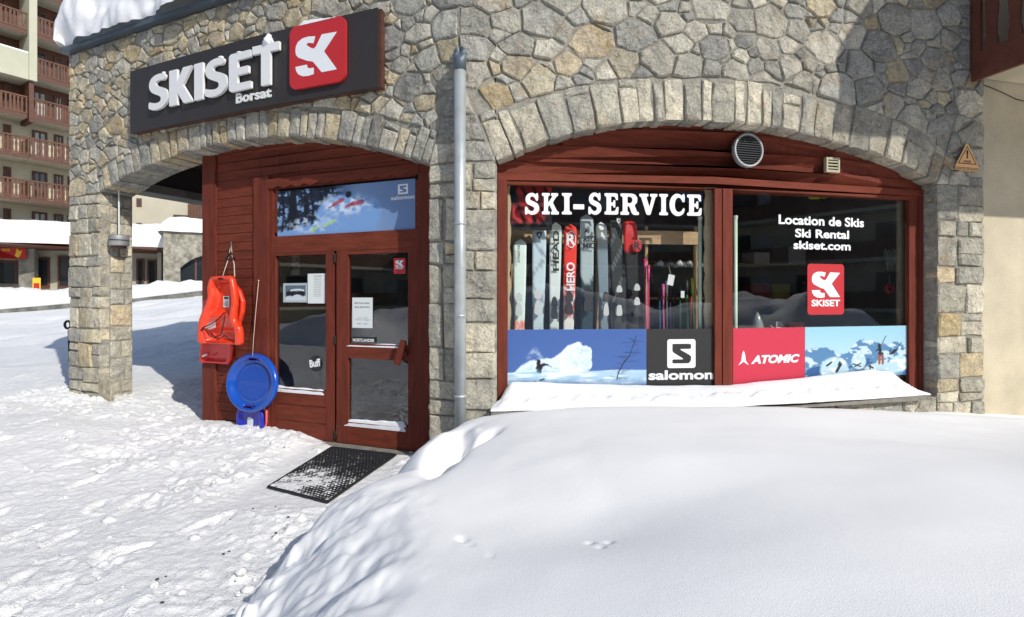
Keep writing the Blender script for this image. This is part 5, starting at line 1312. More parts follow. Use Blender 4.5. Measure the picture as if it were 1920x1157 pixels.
label_text('CHUTE DE GLACE', (a+.008, b+.006, c-.008, b+.034), DO+.001, M['blackv'], dg, .02)

# ================================================================ LAMP under the arch, hook at the pillar
lm = thing('pendant_lamp', 'silver drum lamp hanging on a thin rod beside the stone pillar', 'lamp')
p_ = P3(223, 451, 7.02); p_.x += 0; top = Vector((p_.x, p_.y, A1[0][1]+.22))
mb = MB(); mb.tube([top, p_+Vector((0,0,.05))], .009, 8); mb.build('rod', M['paper'], lm)
mb = MB(); lathe(mb, p_, [(0,.075),(.095,.072),(.112,.06),(.115,.03),(.115,-.06),(.108,-.072),(.09,-.074)], 28); mb.build('drum', M['steel'], lm, True)
mb = MB(); lathe(mb, p_, [(.1165,-.008),(.1185,-.008),(.1185,.006),(.1165,.006)], 28); mb.build('band', sm, lm)
mb = MB(); lathe(mb, p_, [(.09,-.072),(.085,-.10),(0,-.11)], 24); mb.build('diffuser', M['brown'], lm, True)

# ================================================================ SLEDS
def shell(name, rows, off, depth, m, parent, holes=(), inner=None, flange=0.0, nu=33):
    py_ = [r_[0] for r_ in rows]; nv = 60; n = len(rows); O = off+depth*.6
    L = [BF.sz(r_[1], r_[0], O) for r_ in rows]; Rr = [BF.sz(r_[2], r_[0], O) for r_ in rows]
    zs_ = [(a[1]+b[1])/2 for a, b in zip(L, Rr)]; l_ = [a[0] for a in L]; r__ = [b[0] for b in Rr]
    zz_ = np.linspace(zs_[0], zs_[-1], nv); P = np.zeros((nu, nv, 3)); UV = np.zeros((nu, nv, 2))
    for j, z in enumerate(zz_):
        v = j/(nv-1); a = float(np.interp(-z, [-q for q in zs_], l_)); b = float(np.interp(-z, [-q for q in zs_], r__))
        for i in range(nu):
            u = i/(nu-1)*2-1; au = abs(u)
            rim = float(max(sst(.56, .80, au), sst(.11, .035, v), sst(.93, .98, v)*.75)); lip = float(max(sst(.93, 1.0, au), sst(.02, 0, v), sst(.985, 1, v)))
            o_ = off+depth*(rim-.55*lip)
            if inner: o_ += inner(u, v)*(1-rim)
            P[i, j] = BF.W(a+(b-a)*(u+1)/2, z, o_); UV[i, j] = (u, v)
    mb = MB(); idx = lambda i, j: i*nv+j
    vs_ = [tuple(P[i, j]) for i in range(nu) for j in range(nv)]; fs = []
    for i in range(nu-1):
        for j in range(nv-1):
            u, v = (UV[i, j]+UV[i+1, j+1])/2
            if any(((u-hu)/hr)**2+((v-hv)/hs_)**2 < 1 for hu, hv, hr, hs_ in holes): continue
            fs.append((idx(i, j), idx(i+1, j), idx(i+1, j+1), idx(i, j+1)))
    mb.add(vs_, fs); o = mb.build(name, m, parent, True); md = o.modifiers.new('t', 'SOLIDIFY'); md.thickness = .006; md.offset = 0
    return o
WO = E1+.015
def ex(px, py, off): return BF.W(*BF.sz(px, py, off), off)
s3 = thing('toboggan', 'plain red toboggan hanging lowest behind the two orange ones', 'sled', group='toboggans hanging on the timber front')
rows = [(560,384,430),(600,378,436),(650,377,438),(672,375,436),(682,378,430)]
shell('shell', rows, WO+.0, .055, M['sledred'], s3)
mb = MB(); mb.tube([ex(380, 668, WO+.07), ex(388, 664, WO+.072)], .012, 8); mb.build('snow_patch', M['snow'], s3, True)
s2 = thing('toboggan', 'orange-red toboggan hanging behind the front one, half hidden', 'sled', group='toboggans hanging on the timber front')
rows = [(530,402,440),(545,405,452),(565,408,459),(585,402,458),(605,396,452),(640,392,452)]
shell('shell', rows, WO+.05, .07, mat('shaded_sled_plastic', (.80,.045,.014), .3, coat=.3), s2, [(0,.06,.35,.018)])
s1 = thing('toboggan', 'bright orange-red toboggan with black strap and white label, frontmost', 'sled', group='toboggans hanging on the timber front')
rows = [(517,408,429),(519,402,436),(524,397,440),(540,393,443),(556,394,445),(570,390,446),(585,383,444),(598,378,443),(606,376,446),(612,375,453),(625,374,455),(641,374,455),(646,378,452)]
shell('shell', rows, WO+.11, .10, M['sled'], s1, [(0,.05,.30,.014)], lambda u, v: .055*float(sst(.50,.60,v)*sst(.82,.72,v))-.02*float(sst(.60,.72,v)))
FO = WO+.16
rc = BF.rectm(419, 555, 430, 576, WO+.12); mb = MB(); BF.bar(mb, *rc, WO+.122, WO+.118); lb = mb.build('label', M['paper'], s1)
mb = MB(); BF.bar(mb, rc[0]+.012, rc[3]-.035, rc[2]-.012, rc[3]-.012, WO+.1235, WO+.1225); mb.build('barcode', M['ink'], lb)
for k in range(4):
    mb = MB(); z = rc[1]+.015+k*.014; BF.bar(mb, rc[0]+.008, z, rc[2]-.012, z+.004, WO+.1235, WO+.1225); mb.build('print_line', M['ink'], lb)
st = [(373,625),(381,614),(396,607),(410,598),(420,587),(423,585),(420,604),(414,628),(404,632),(396,626)]
mb = MB(); mb.tube([ex(x, y, FO+.045) for x, y in st], .007, 6); mb.tube([ex(x, y, FO+.05) for x, y in ((376,620),(384,617),(393,630),(410,636),(421,629),(428,633))], .006, 6); so_ = mb.build('strap', M['black'], s1, True); so_['kind'] = 'stuff'
mb = MB(); mb.prism([ex(381,613,FO+.02), ex(392,606,FO+.02), ex(404,600,FO+.02), ex(405,614,FO+.02), ex(392,618,FO+.02)], [ex(381,613,FO), ex(392,606,FO), ex(404,600,FO), ex(405,614,FO), ex(392,618,FO)]); mb.build('snow_patch', mat('pale_pink_print', (.75,.5,.48), .6), s1)
cd_ = thing('sled_hanger', 'pale cord with a black triangular handle holding the toboggans to a nail', 'cord')
mb = MB(); mb.tube([ex(417, 519, FO), ex(426, 492, WO+.09), ex(429, 481, WO+.07), ex(433.5, 456, WO+.02), ex(435, 480, WO+.07), ex(439, 495, WO+.09), ex(440, 519, FO)], .0055, 6); mb.build('rope', M['cord'], cd_, True)
def tri3(mb, pts, r): mb.tube([*pts, pts[0], pts[1]], r, 8)
mb = MB(); tri3(mb, [ex(424, 485, WO+.09), ex(433, 473, WO+.085), ex(440, 485, WO+.09)], .011); mb.build('handle', M['black'], cd_, True)
mb = MB(); mb.tube([ex(433.5, 455, WO+.03), ex(433.5, 455, WO-.02)], .006, 6); mb.build('nail', M['steel'], cd_)
# blue saucer
sc = thing('saucer_sled', 'round glossy blue saucer sled with two grip slots hanging by the door', 'sled')
co_ = WO+.07; c0 = BF.sz(470.5, 718, co_); Rz = (BF.z(470, 663, co_)-BF.z(470, 773, co_))/2; Rs = (BF.s(518, co_)-BF.s(423, co_))/2
nr, na = 26, 72; vs_ = []; fs = []
prof = lambda r_: (-.035*float(sst(.95,.55,r_)) + .022*float(sst(.80,.86,r_))*float(sst(1.0,.93,r_)) - .012*float(sst(.62,.70,r_)*sst(.80,.74,r_))-.02*float(sst(.95,1,r_)))
for i in range(nr+1):
    for j in range(na):
        r_ = i/nr; a = 2*math.pi*j/na; p = BF.W(c0[0]+Rs*r_*math.cos(a), c0[1]+Rz*r_*math.sin(a), co_+prof(r_)-.04*r_*math.sin(a)); vs_.append(p)
for i in range(nr):
    for j in range(na):
        r_ = (i+.5)/nr; a = 2*math.pi*(j+.5)/na; x, y = r_*math.cos(a), r_*math.sin(a)
        if abs(abs(y+.0)-.80) < .045 and abs(x-.02) < .20: continue
        fs.append((i*na+j, (i+1)*na+j, (i+1)*na+(j+1) % na, i*na+(j+1) % na))
mb = MB(); mb.add(vs_, fs); o = mb.build('dish', M['blue'], sc, True); md = o.modifiers.new('t', 'SOLIDIFY'); md.thickness = .006; md.offset = 0
for sg_ in (1, -1):
    mb = MB(); mb.tube([BF.W(c0[0]+Rs*(.02+.2*math.cos(q)), c0[1]+Rz*(sg_*.80+.055*math.sin(q)), co_+.012-sg_*.03) for q in np.linspace(0, 2*math.pi, 25)], .006, 6); mb.build('grip_slot_rim', M['blue2'], sc, True)
mb = MB(); mb.tube([ex(485, 526, WO+.02), ex(480, 580, WO+.03), ex(475, 640, WO+.05), ex(473.5, 668, co_)], .0035, 6); mb.build('string', M['cord'], sc, True)
mb = MB(); mb.tube([ex(485, 526, WO+.03), ex(485, 526, WO-.02)], .008, 6); mb.build('nail', M['cord'], sc)
b2_ = thing('sliding_shovel', 'small deep blue rounded snow slider with white label under the saucer', 'sled')
rows = [(766,452,488),(770,446,492),(780,443,494.5),(795,443,495),(806,445,494),(813,451,490),(817,459,483)]
shell('plate', rows, WO+.04, .03, M['blue2'], b2_, nu=25)
v, f = poly2d([chaikin([(0,0),(.9,0),(1,.8),(.5,1),(0,.9)], 1, .15)]); put2d(BF, 'label', fit(v, BF.rectm(464, 782, 475, 803, WO+.045)), f, WO+.047, M['paper'], b2_, .002)
pk = thing('snow_slider', 'pink snow slider mostly hidden behind the small blue one', 'sled')
rows = [(764,470,499),(770,474,501.5),(790,480,501),(806,484,498),(812,487,495)]
shell('plate', rows, WO+.005, .02, M['pink'], pk, nu=17)

# ================================================================ RUBBER MAT
mt = thing('door_mat', 'black rubber honeycomb mat dusted with snow before the entrance door', 'mat')
def gp(px, py, z=.02): Dd = (EYE-z)*F/(py-HY); return Vector(((px-CX)/F*Dd, Dd, z))
q0, q1, q2, q3 = gp(503, 912), gp(614, 940), gp(742, 852), gp(622, 838)
ux = (q1-q0); uy = (q3-q0); nx_ = 20; ny_ = 34
mb = MB(); rm = random.Random(4)
def mp_(a, b, z): p = q0*(1-a)*(1-b)+q1*a*(1-b)+q2*a*b+q3*(1-a)*b; return Vector((p.x, p.y, z))
px_w = ux.length/nx_; py_w = uy.length/ny_
for j in range(ny_):
    for i in range(nx_):
        a = (i+.5+(.5 if j % 2 else 0))/nx_*.985; b = (j+.5)/ny_
        ro, ri = .57, .40; base = []
        for k in range(6):
            an = math.pi/6+k*math.pi/3; base.append((math.cos(an), math.sin(an)))
        n0 = len(mb.v); top_ = .022+rm.uniform(-.001, .001)
        def c_(r_, z): return [mp_(a+x*r_/nx_, b+y*r_*1.12/ny_, z) for x, y in base]
        vs_ = c_(ro, top_-.003)+c_(ri, top_)+c_(ri, .006); fs = []
        for k in range(6):
            l = (k+1) % 6; fs += [(k, l, 6+l, 6+k), (6+k, 6+l, 12+l, 12+k)]
        mb.add(vs_, fs)
for a0, b0, a1_, b1 in ((0,0,1,0),(0,1,1,1),(0,0,0,1),(1,0,1,1)):
    mb.tube([mp_(a0, b0, .016), mp_(a1_, b1, .016)], .012, 6)
mb.build('grid', M['black'], mt)
# snow lying in and on the cells
n1, n2 = 130, 220; U, V = np.meshgrid(np.linspace(.01, .99, n1), np.linspace(.01, .99, n2), indexing='ij')
X = q0.x*(1-U)*(1-V)+q1.x*U*(1-V)+q2.x*U*V+q3.x*(1-U)*V; Y = q0.y*(1-U)*(1-V)+q1.y*U*(1-V)+q2.y*U*V+q3.y*(1-U)*V
Zs = .012+.0115*sst(.80, -.25, V+.30*fbm(X*6, Y*6, 4, 91)+.15*(U-.5))+fbm(X*45, Y*45, 3, 93)*.003
grid_mesh('mat_snow', X, Y, Zs, M['trodden'], mt)['kind'] = 'stuff'

# ================================================================ RIGHT-HAND BUILDING WITH BALCONY
rb_ = thing('rendered_building', 'beige rendered building with dark red balcony adjoining the stone corner', 'building')
mb = MB(); BF.bar(mb, BF.s(1845), -.3, BF.s(2600), 6.6, -.02, -.4); mb.build('wall', M['render'], rb_)
mb = MB(); BF.bar(mb, sE2+.002, 3.96, BF.s(1845)-.001, 6.6, -.04, -.4); mb.build('wall_return', M['render'], rb_)
sL = sE2+.012; BL = 1.9; zB0 = BF.z(1833, 156, 0); bz = .30
def sidebox(mb, o0, o1, z0, z1, s0=sL, th=.045): BF.bar(mb, s0, z0, s0+th, z1, o1, o0)
bal = part('balcony', M['balwood_new'], rb_, lambda mb: sidebox(mb, .0, BL, zB0, zB0+bz))
part('wall_post', M['balwood_new'], bal, lambda mb: sidebox(mb, .0, .09, zB0+bz+.001, zB0+1.35, sL+.0, .05))
part('handrail', M['balwood_new'], bal, lambda mb: sidebox(mb, .0, BL, zB0+1.25, zB0+1.33, sL-.01, .07))
def bal_side(o, w_=.125):
    n = 24; z0, z1 = zB0+bz-.02, zB0+1.25; pr_ = []
    for i in range(n+1):
        t = i/n; k = 1-.26*(1-abs(math.cos(t*math.pi*2)))-.20*math.exp(-((t-.16)/.03)**2)-.2*math.exp(-((t-.84)/.03)**2); pr_.append((w_/2*k, z0+(z1-z0)*t))
    pl = [(o+a, b) for a, b in pr_]+[(o-a, b) for a, b in reversed(pr_)]
    def fn(mb): mb.prism([BF.W(sL+.004, b, a) for a, b in pl], [BF.W(sL+.030, b, a) for a, b in pl])
    return fn
for k in range(8): part('baluster', M['balwood_new'], bal, bal_side(.20+k*.215))
def bal_front(s_, w_=.125):
    n = 16; z0, z1 = zB0+bz-.02, zB0+1.25; pr_ = [(w_/2*(1-.26*(1-abs(math.cos(i/n*math.pi*2)))), z0+(z1-z0)*i/n) for i in range(n+1)]
    return lambda mb: BF.slab(mb, [(s_+a, b) for a, b in pr_]+[(s_-a, b) for a, b in reversed(pr_)], BL-.004, BL-.03)
for k in range(22): part('baluster', M['balwood_new'], bal, bal_front(sL+.14+k*.165))
part('front_beam', M['balwood_new'], bal, lambda mb: BF.bar(mb, sL+.046, zB0, sL+4.2, zB0+bz, BL, BL-.045))
part('front_handrail', M['balwood_new'], bal, lambda mb: BF.bar(mb, sL+.062, zB0+1.25, sL+4.2, zB0+1.33, BL+.01, BL-.06))
part('floor_slab', M['render'], bal, lambda mb: BF.bar(mb, sL+.047, zB0+.06, sL+4.2, zB0+.22, BL-.046, .0))
wire = thing('wall_cable', 'thin black cable sagging across the beige wall below the balcony', 'cable')
mb = MB(); mb.tube([ex(1838, 157, .01), ex(1860, 165, .01), ex(1885, 176, .01), ex(1905, 186, .01), ex(1925, 191, .01), ex(1990, 180, .01)], .005, 6); mb.build('cable', M['black'], wire, True)

part('shade_overhang', M['brown'], rb_, lambda mb: BF.bar(mb, sL+.0, 5.9, sL+6, 6.08, 3.5, -.019))  # unseen slab, added and sized to throw shade on the upper right stonework
part('shade_overhang_snow', M['bank'], rb_, lambda mb: BF.bar(mb, sL+.03, 6.081, sL+6, 6.7, 3.45, -.019))  # snow load on the added shading slab, also out of view

# ================================================================ STREET BEYOND: low kerb wall, snow heap
def kz(px): return float(np.interp(px, [-300,0,130,250,378,520,900], [592,588,577,568,553,545,535]))
pxs = list(range(-300, 701, 20)); mb = MB()
tp = [P3(p, kz(p)-8, 26.0) for p in pxs]; bt_ = [P3(p, kz(p)+14, 26.0) for p in pxs]
tb = [P3(p, kz(p)-8, 26.0)+Vector((0,.4,0)) for p in pxs]; bb_ = [q+Vector((0,.4,0)) for q in bt_]
mb.grid([bt_, tp, tb, bb_]); kb = mb.build('kerb', M['fargrey']); tag(kb, 'low brown stone kerb wall along the far side of the street', kind='structure')
n, k = 260, 24; P = np.zeros((n, k, 3))
for i in range(n):
    px = -300+1000*i/(n-1); zk = P3(px, kz(px)-8, 26).z; tz = P3(px, float(np.interp(px, [-300,0,130,250,378,700], [546,542,541,537,527,515])), 28.5).z
    for j in range(k):
        t = j/(k-1); Yd = 26.05+t*6; h = zk+(tz-zk)*float(sst(0, .32, t))-.1*float(sst(.6, 1, t))
        nn = float(fbm(px*.02, Yd*.5, 4, 101))*.16+float(fbm(px*.09, Yd*2, 2, 103))*.05
        P[i, j] = ((px-CX)/F*Yd, Yd, h+nn*float(sst(0, .15, t)))
g = grid_mesh('street_snow_bank', P[...,0], P[...,1], P[...,2], M['bank']); tag(g, 'snow heap lying along the far kerb', kind='structure')

# ================================================================ APARTMENT BLOCK with balconies
FA = Facade([(-400,40.0),(0,32.0),(135,29.3),(420,23.6)])
ab = thing('apartment_block', 'tall apartment block with rows of brown timber balconies beyond the stone pillar', 'building')
def seen(n, fn, m, parent, kind=None):
    o = part(n, m, parent, fn)
    if kind: o['kind'] = kind
    return o
fl = [21.45, 18.85, 16.33, 13.80, 11.28, 8.70, 6.15]
a_l, a_r, a_m0, a_m1 = FA.s(-260), FA.s(160), FA.s(52), FA.s(67)
seen('timber_wall', lambda mb: FA.bar(mb, a_l, 12.62, a_r, 25, -1.5, -9), M['brown'], ab)
seen('rendered_wall', lambda mb: FA.bar(mb, a_l, 0, a_r+2.5, 12.60, -1.5, -9), M['farrender'], ab)
seen('column', lambda mb: FA.bar(mb, a_m0, fl[2]-1.55, a_m1, 25, .25, -1.49), M['farbeige'], ab)
seen('parapet', lambda mb: FA.bar(mb, a_l, fl[2]-1.55, a_m0-.01, fl[2]+.02, .2, .02), M['farbeige'], ab)
seen('parapet_snow', lambda mb: FA.bar(mb, a_l, fl[2]+.03, a_m0-.02, fl[2]+.12, .2, .04), M['snow'], ab)
rr = random.Random(6)
def railing(mb, s0, s1, zt_, of):
    FA.bar(mb, s0, zt_-.09, s1, zt_, of+.03, of-.05); FA.bar(mb, s0, zt_-1.06, s1, zt_-.98, of+.02, of-.04)
def slats(mb, s0, s1, zt_, of):
    s = s0+.04
    while s < s1-.08:
        w_ = .13 if int(s*4.3) % 4 else .10
        FA.slab(mb, [(s, zt_-.97), (s+w_, zt_-.97), (s+w_*.8, zt_-.75), (s+w_, zt_-.5), (s+w_*.8, zt_-.28), (s+w_, zt_-.1), (s, zt_-.1), (s+w_*.2, zt_-.28), (s, zt_-.5), (s+w_*.2, zt_-.75)], of, of-.03); s += w_+(.045 if int(s*1.7) % 2 else .09)
for bi, (s0, s1, proj) in enumerate(((a_l, a_m0-.02, 0), (a_m0+.15, a_r, 0))):
    for fi, zt_ in enumerate(fl):
        if bi == 0 and fi == 2:
            seen('balcony', lambda mb: FA.bar(mb, s0, zt_-1.54, s1, zt_-1.3, .01, -1.49), M['farrender'], ab); continue
        q0_ = s0 if bi == 0 else (a_m1+.02 if fi < 3 else (a_m1-.25 if fi == 3 else FA.s(54)))
        of = 0 if (fi < 4) else .35
        bl = seen('balcony', lambda mb: FA.bar(mb, q0_, zt_-1.30, s1, zt_-1.10, of-.02, -1.49), M['farrender'], ab)
        seen('handrail', lambda mb: railing(mb, q0_, s1, zt_, of), M['balwood'], bl)
        seen('slats', lambda mb: slats(mb, q0_, s1, zt_, of), M['balwood'], bl, 'stuff')
        seen('fascia', lambda mb: FA.bar(mb, q0_, zt_-1.32, s1, zt_-1.08, of+.01, of-.018), M['brown'], bl)
        if bi == 1 and of:
            seen('end_panel', lambda mb: FA.bar(mb, q0_-.04, zt_-1.1, q0_, zt_, of, -1.45), M['balwood'], bl)
for bi, wins in enumerate((((-60,-30),(-22,-2),(6,20)), ((60,88),(101,118),(127,150)))):
    for zt_ in fl:
        for (x0, x1) in wins:
            s0, s1 = FA.s(x0, -1.5), FA.s(x1, -1.5); z0, z1 = zt_-.95, zt_+.92
            w_ = seen('window', lambda mb: [FA.bar(mb, s0, z0, s0+.12, z1, -1.40, -1.49), FA.bar(mb, s1-.12, z0, s1, z1, -1.40, -1.49), FA.bar(mb, s0+.12, z1-.12, s1-.12, z1, -1.40, -1.49), FA.bar(mb, (s0+s1)/2-.04, z0, (s0+s1)/2+.04, z1-.12, -1.42, -1.49)], M['brown'], ab)
            seen('pane', lambda mb: FA.bar(mb, s0+.12, z0, s1-.12, z1-.12, -1.455, -1.49), M['curtain'] if (zt_ < 14 and rr.random() < .8) else M['farglass'], w_)
seen('divider', lambda mb: FA.bar(mb, FA.s(54), fl[3]-1.5, FA.s(63), fl[2]-1.55, .05, -1.49), M['brown'], ab)
seen('roof_gable', lambda mb: FA.bar(mb, FA.s(66), 21.8, FA.s(160), 25.5, .5, -1.4), M['brown'], ab)

# ================================================================ SHOP ARCADE with snow-laden canopy
FB = Facade([(-400,41.5),(0,33.6),(130,32.6),(322,30.4),(700,26)])
ar = thing('shop_arcade', 'low row of shops under a snow covered canopy across the street', 'building')
bz0 = 1.95
def brect(x0, y0, x1, y1, o): return FB.rectm(x0, y0, x1, y1, o)
def canopy(s0, s1, z0, h, seed, right_slope=0):
    n = max(40, int((s1-s0)/.12)); k = 14; P = np.zeros((n, k, 3))
    for i in range(n):
        s = s0+(s1-s0)*i/(n-1); e_ = min(1, .25+i/3)
        for j in range(k):
            t = j/(k-1)
            if t < .5: q = t/.5; of = 1.5-.25*q*q+.08*math.sin(3*q); z = z0+h*.72*q
            else: q = (t-.5)/.5; of = 1.25-3.2*q; z = z0+h*.72+h*.28*math.sin(q*1.57)
            nn = float(fbm(s*.9, z*1.2+of*.6, 3, seed))
            P[i, j] = FB.W(s, z+nn*.09*(t > .1)-right_slope*(i/(n-1))*(t > .02)*t, of+nn*.12)
    return P
sA0, sA1 = FB.s(-300), FB.s(325); 
zc = 1.56+(560-459)/33.2
P = canopy(sA0, sA1, zc-.02, 1.62, 111); grid_mesh('canopy_snow', P[...,0], P[...,1], P[...,2], M['bank'], ar)
seen('canopy', lambda mb: FB.bar(mb, sA0, zc-.22, sA1, zc-.03, 1.5, -1.6), M['brown'], ar)
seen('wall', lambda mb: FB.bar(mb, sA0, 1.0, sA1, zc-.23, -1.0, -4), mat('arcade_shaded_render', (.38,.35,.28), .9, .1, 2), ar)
for (x0, x1, y0) in ((-60,33,488),(68,94,483),(109,150,480),(160,240,483),(256,271,486),(276,294,488),(306,330,484)):
    s0, z0, s1, z1 = brect(x0, y0, x1, 541, -1.0)
    wn = seen('shop_front', lambda mb: [FB.bar(mb, s0, z0, s0+.1, z1, -.9, -.999), FB.bar(mb, s1-.1, z0, s1, z1, -.9, -.999), FB.bar(mb, s0+.1, z1-.1, s1-.1, z1, -.9, -.999), FB.bar(mb, s0+.1, z0, s1-.1, z0+.15, -.9, -.999)], M['brown'], ar)
    seen('pane', lambda mb: FB.bar(mb, s0+.1, z0+.15, s1-.1, z1-.1, -.95, -.999), M['farglass'], wn)
seen('plinth', lambda mb: FB.bar(mb, sA0, bz0-.8, FB.s(36, -1), FB.z(10, 532, -1), -.86, -.89), M['fargrey'], ar)
for (x0, x1) in ((36,65),(295.5,303)):
    seen('pillar', lambda mb: FB.bar(mb, FB.s(x0), 1.0, FB.s(x1), zc-.23, .1, -.7), M['fargrey'] if x0 < 100 else M['farrender'], ar)
sb_ = thing('shop_sign', 'red shop sign with yellow A SKIS lettering across the street', 'sign')
rc = brect(-60, 464, 49, 484, .25); mb = MB(); FB.bar(mb, *rc, .25, .18); mb.build('board', M['shopred'], sb_)
v, f = text2d('A SKIS', .02); put2d(FB, 'lettering', fit(v, FB.rectm(-6, 466, 19, 471, .26)), f, .262, M['yellow'], sb_)
v, f = poly2d([chaikin([(.5,0),(.8,.3),(1,.8),(.6,.6),(.3,1),(.2,.5),(0,.2)], 2)]); put2d(FB, 'flash', fit(v, FB.rectm(28, 466, 41, 483, .26)), f, .262, M['yellow'], sb_)
af = thing('a_board', 'small yellow and red pavement board under the far canopy', 'sign')
rc = FB.rectm(61, 521, 76, 548, 1.0); mb = MB(); FB.bar(mb, *rc, 1.0, .95); mb.build('panel', M['yellow'], af); mb = MB(); FB.bar(mb, rc[0]+.06, rc[1]+.08, rc[2]-.06, rc[1]+.5, 1.02, 1.002); mb.build('print', M['shopred'], af)
# stone pavilion on the right of the arcade
FD = Facade([(250,35),(306,34.2),(420,32.6),(640,29)])
pv = thing('stone_pavilion', 'grey stone pavilion with a dark arched window and snow on top, seen through the porch', 'building')
s0, s1 = FD.s(306), FD.s(600); zt_ = FD.z(320, 434)
aL, aR, aT, aB = FD.s(338), FD.s(450), FD.z(380, 478), FD.z(350, 535)
def pav(mb):
    FD.bar(mb, s0, 1, aL, zt_, 0, -6); FD.bar(mb, aR, 1, s1, zt_, 0, -6)
    n = 12
    for i in range(n):
        a, b = aL+(aR-aL)*i/n, aL+(aR-aL)*(i+1)/n; f_ = lambda t: aT-.75*abs(2*t-1)**2.2
        FD.slab(mb, [(a, f_(i/n)), (b, f_((i+1)/n)), (b, zt_), (a, zt_)], 0, -.5)
m_ = mat('pavilion_stone', (.30,.28,.22), .95, .55, 3.4, bump=1, bscale=5)
seen('wall', pav, m_, pv); seen('pane', lambda mb: FD.bar(mb, aL, 1, aR, aT, -.45, -.5), M['farglass'], pv)
for q in (.25,.5,.75): seen('mullion', lambda mb: FD.bar(mb, aL+(aR-aL)*q-.05, 1, aL+(aR-aL)*q+.05, aT-.05, -.40, -.449), M['brown'], pv)
n, k = 60, 12; P = np.zeros((n, k, 3)); hs_ = FD.z(330, 408)-zt_
for i in range(n):
    s = s0-.25+(s1-s0)*i/(n-1); e_ = math.sqrt(min(1, i/4))
    for j in range(k):
        t = j/(k-1); of = .2-5*max(0, t-.35)/.65+.1*math.sin(t*4); z = zt_+hs_*e_*math.sqrt(min(1, t/.35))+float(fbm(s*1.3, t*3, 3, 121))*.08*(t > 0)
        P[i, j] = FD.W(s, z, of)
grid_mesh('roof_snow', P[...,0], P[...,1], P[...,2], M['bank'], pv)
# pale block behind
FE = Facade([(200,27),(355,25.6),(420,25),(700,22)])
pb = thing('pale_block', 'pale cream rendered building behind the pavilion, seen through the porch', 'building')
seen('wall', lambda mb: FE.bar(mb, FE.s(235), 0, FE.s(352), 12, 0, -6), M['farrender'], pb)
for x0, x1, y0, y1 in ((256,266,372,388),(256,266,418,436),(325,352,403,424)):
    wn = seen('window', lambda mb: FE.bar(mb, *FE.rectm(x0, y0, x1, y1, 0), .04, -.0), M['brown'], pb); rc = FE.rectm(x0, y0, x1, y1, 0)
    seen('pane', lambda mb: FE.bar(mb, rc[0]+.12, rc[1]+.12, rc[2]-.12, rc[3]-.12, .06, .041), M['farglass'], wn)
bk = thing('timber_block', 'brown timber building with a balcony at the edge of the porch view', 'building')
seen('wall', lambda mb: FE.bar(mb, FE.s(352.5), 0, FE.s(520), 12, -1.2, -7), M['brown'], bk)
for y in (394, 330):
    zt_ = FE.z(365, y-10); bl = seen('balcony', lambda mb: FE.bar(mb, FE.s(353), zt_-1.3, FE.s(520), zt_-1.1, .1, -1.19), M['farrender'], bk)
    seen('handrail', lambda mb: FE.bar(mb, FE.s(353), zt_-.1, FE.s(520), zt_, .12, .04), M['balwood'], bl)
    def sl2(mb):
        s = FE.s(353)
        while s < FE.s(520)-.2: FE.bar(mb, s, zt_-1.1, s+.13, zt_-.1, .1, .06); s += .19
    seen('slats', sl2, M['balwood'], bl, 'stuff')
# ski rack end beside the pillar: small black handle stuck in the snow
hk = thing('shovel_handle', 'black D shaped shovel handle standing in the snow left of the pillar', 'shovel')
c_ = P3(127, 609, 10.0); mb = MB(); mb.tube([c_+Vector((.04,0,-.9)), c_+Vector((.02,0,-.1))], .018, 8); mb.build('shaft', M['black'], hk)
mb = MB(); mb.tube([c_+Vector((.055*math.cos(q), 0, .07*math.sin(q))) for q in np.linspace(0, 2*math.pi, 15)], .022, 8); mb.build('grip', M['black'], hk, True)

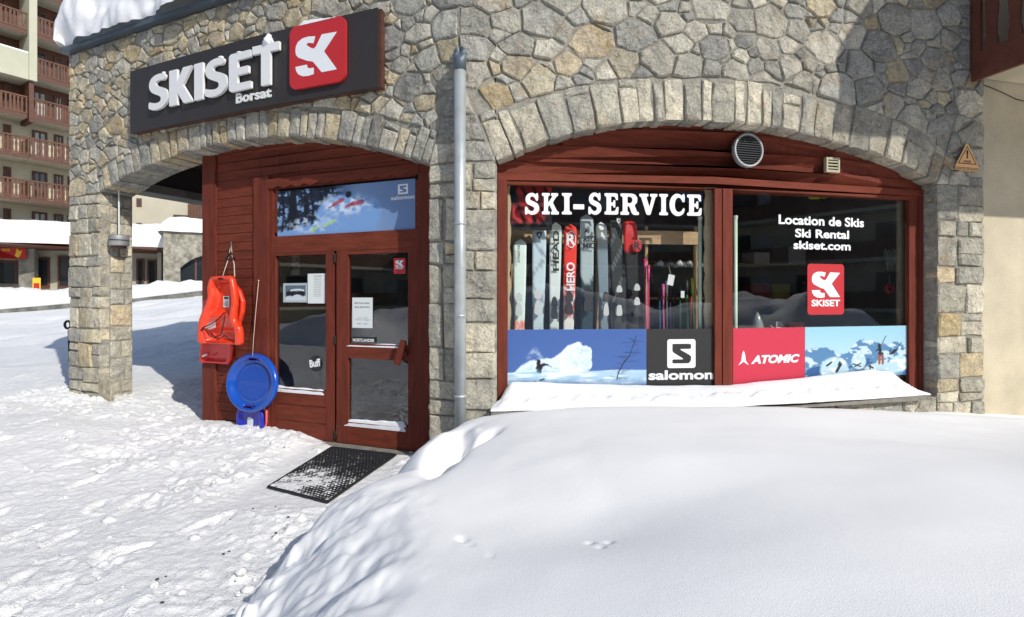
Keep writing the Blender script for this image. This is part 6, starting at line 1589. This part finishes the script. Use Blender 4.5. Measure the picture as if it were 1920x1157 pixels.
# ================================================================ HOUSES ROUND THE COURT behind the viewer (mirrored in the panes)
def court(name, label, a, b, h, base=0.0):
    root = thing(name, label, 'building'); A_, B_ = Vector(a), Vector(b); t = (B_-A_); L = t.length; t.normalize(); n_ = Vector((-t.y, t.x))
    mid = (A_+B_)/2
    if n_.dot(Vector((0, 3))-mid) < 0: n_ = -n_
    def bx(mb, s0, s1, z0, z1, o0, o1):
        P_ = lambda s, o, z: Vector((A_.x+t.x*s+n_.x*o, A_.y+t.y*s+n_.y*o, z))
        mb.prism([P_(s0, o1, z0), P_(s1, o1, z0), P_(s1, o1, z1), P_(s0, o1, z1)], [P_(s0, o0, z0), P_(s1, o0, z0), P_(s1, o0, z1), P_(s0, o0, z1)])
    mb = MB(); bx(mb, 0, L, -.5, 6.4, -6, 0); mb.build('wall', M['farrender'], root)
    mb = MB(); bx(mb, 0, L, 6.401, h, -6, -.01); mb.build('timber_wall', M['balwood'], root)
    mb = MB(); bx(mb, -.4, L+.4, h+.001, h+.7, -6.4, .6); mb.build('roof_snow', M['bank'], root)
    z = 1.0
    while z < h-2:
        bl = None; mb = MB(); bx(mb, 0, L, z-.15, z+.05, .01, 1.2); bl = mb.build('balcony', M['farrender'], root)
        mb = MB(); bx(mb, 0, L, z+.051, z+.95, 1.1, 1.16); mb.build('railing', M['balwood'], bl)
        s = 1.5; m2 = MB(); m3 = MB()
        while s < L-2: bx(m2, s, s+1.3, z+.06, z+2.0, .005, .05); bx(m3, s+1.8, s+2.6, z+.8, z+2.0, .005, .05); s += 4.2
        w_ = m2.build('window_band', M['farglass'], root); w_['kind'] = 'stuff'; w_ = m3.build('curtained_window_band', M['curtain'], root); w_['kind'] = 'stuff'
        z += 2.7
court('timber_hotel', 'long brown timber hotel closing the court, mirrored in the left shop pane', (-26,-24), (24,-24), 12.5)
court('timber_hotel', 'brown timber hotel wing mirrored in the entrance door glass', (-30,-22), (-30,6), 12.0)
court('timber_hotel', 'brown timber hotel wing mirrored in the right shop pane', (27,-21), (31,4), 12.0)

n, k = 200, 30; P = np.zeros((n, k, 3))
for i in range(n):
    a = math.radians(178+i*184/(n-1))
    for j in range(k):
        t = j/(k-1); R_ = 9+5.5*t; x, y = R_*1.25*math.cos(a), R_*math.sin(a)
        h = (1.5+.6*float(fbm(a*3, 1.0, 3, 141)))*math.sin(math.pi*t)**.8+float(fbm(x*.8, y*.8, 4, 143))*.3*math.sin(math.pi*t)
        P[i, j] = (x, y, -.1+max(0, h)*float(sst(0, 8, min(i, n-1-i))))
g = grid_mesh('court_snow_bank', P[...,0], P[...,1], P[...,2], M['bank']); tag(g, 'ploughed snow heaps round the court, mirrored in the panes', kind='structure')
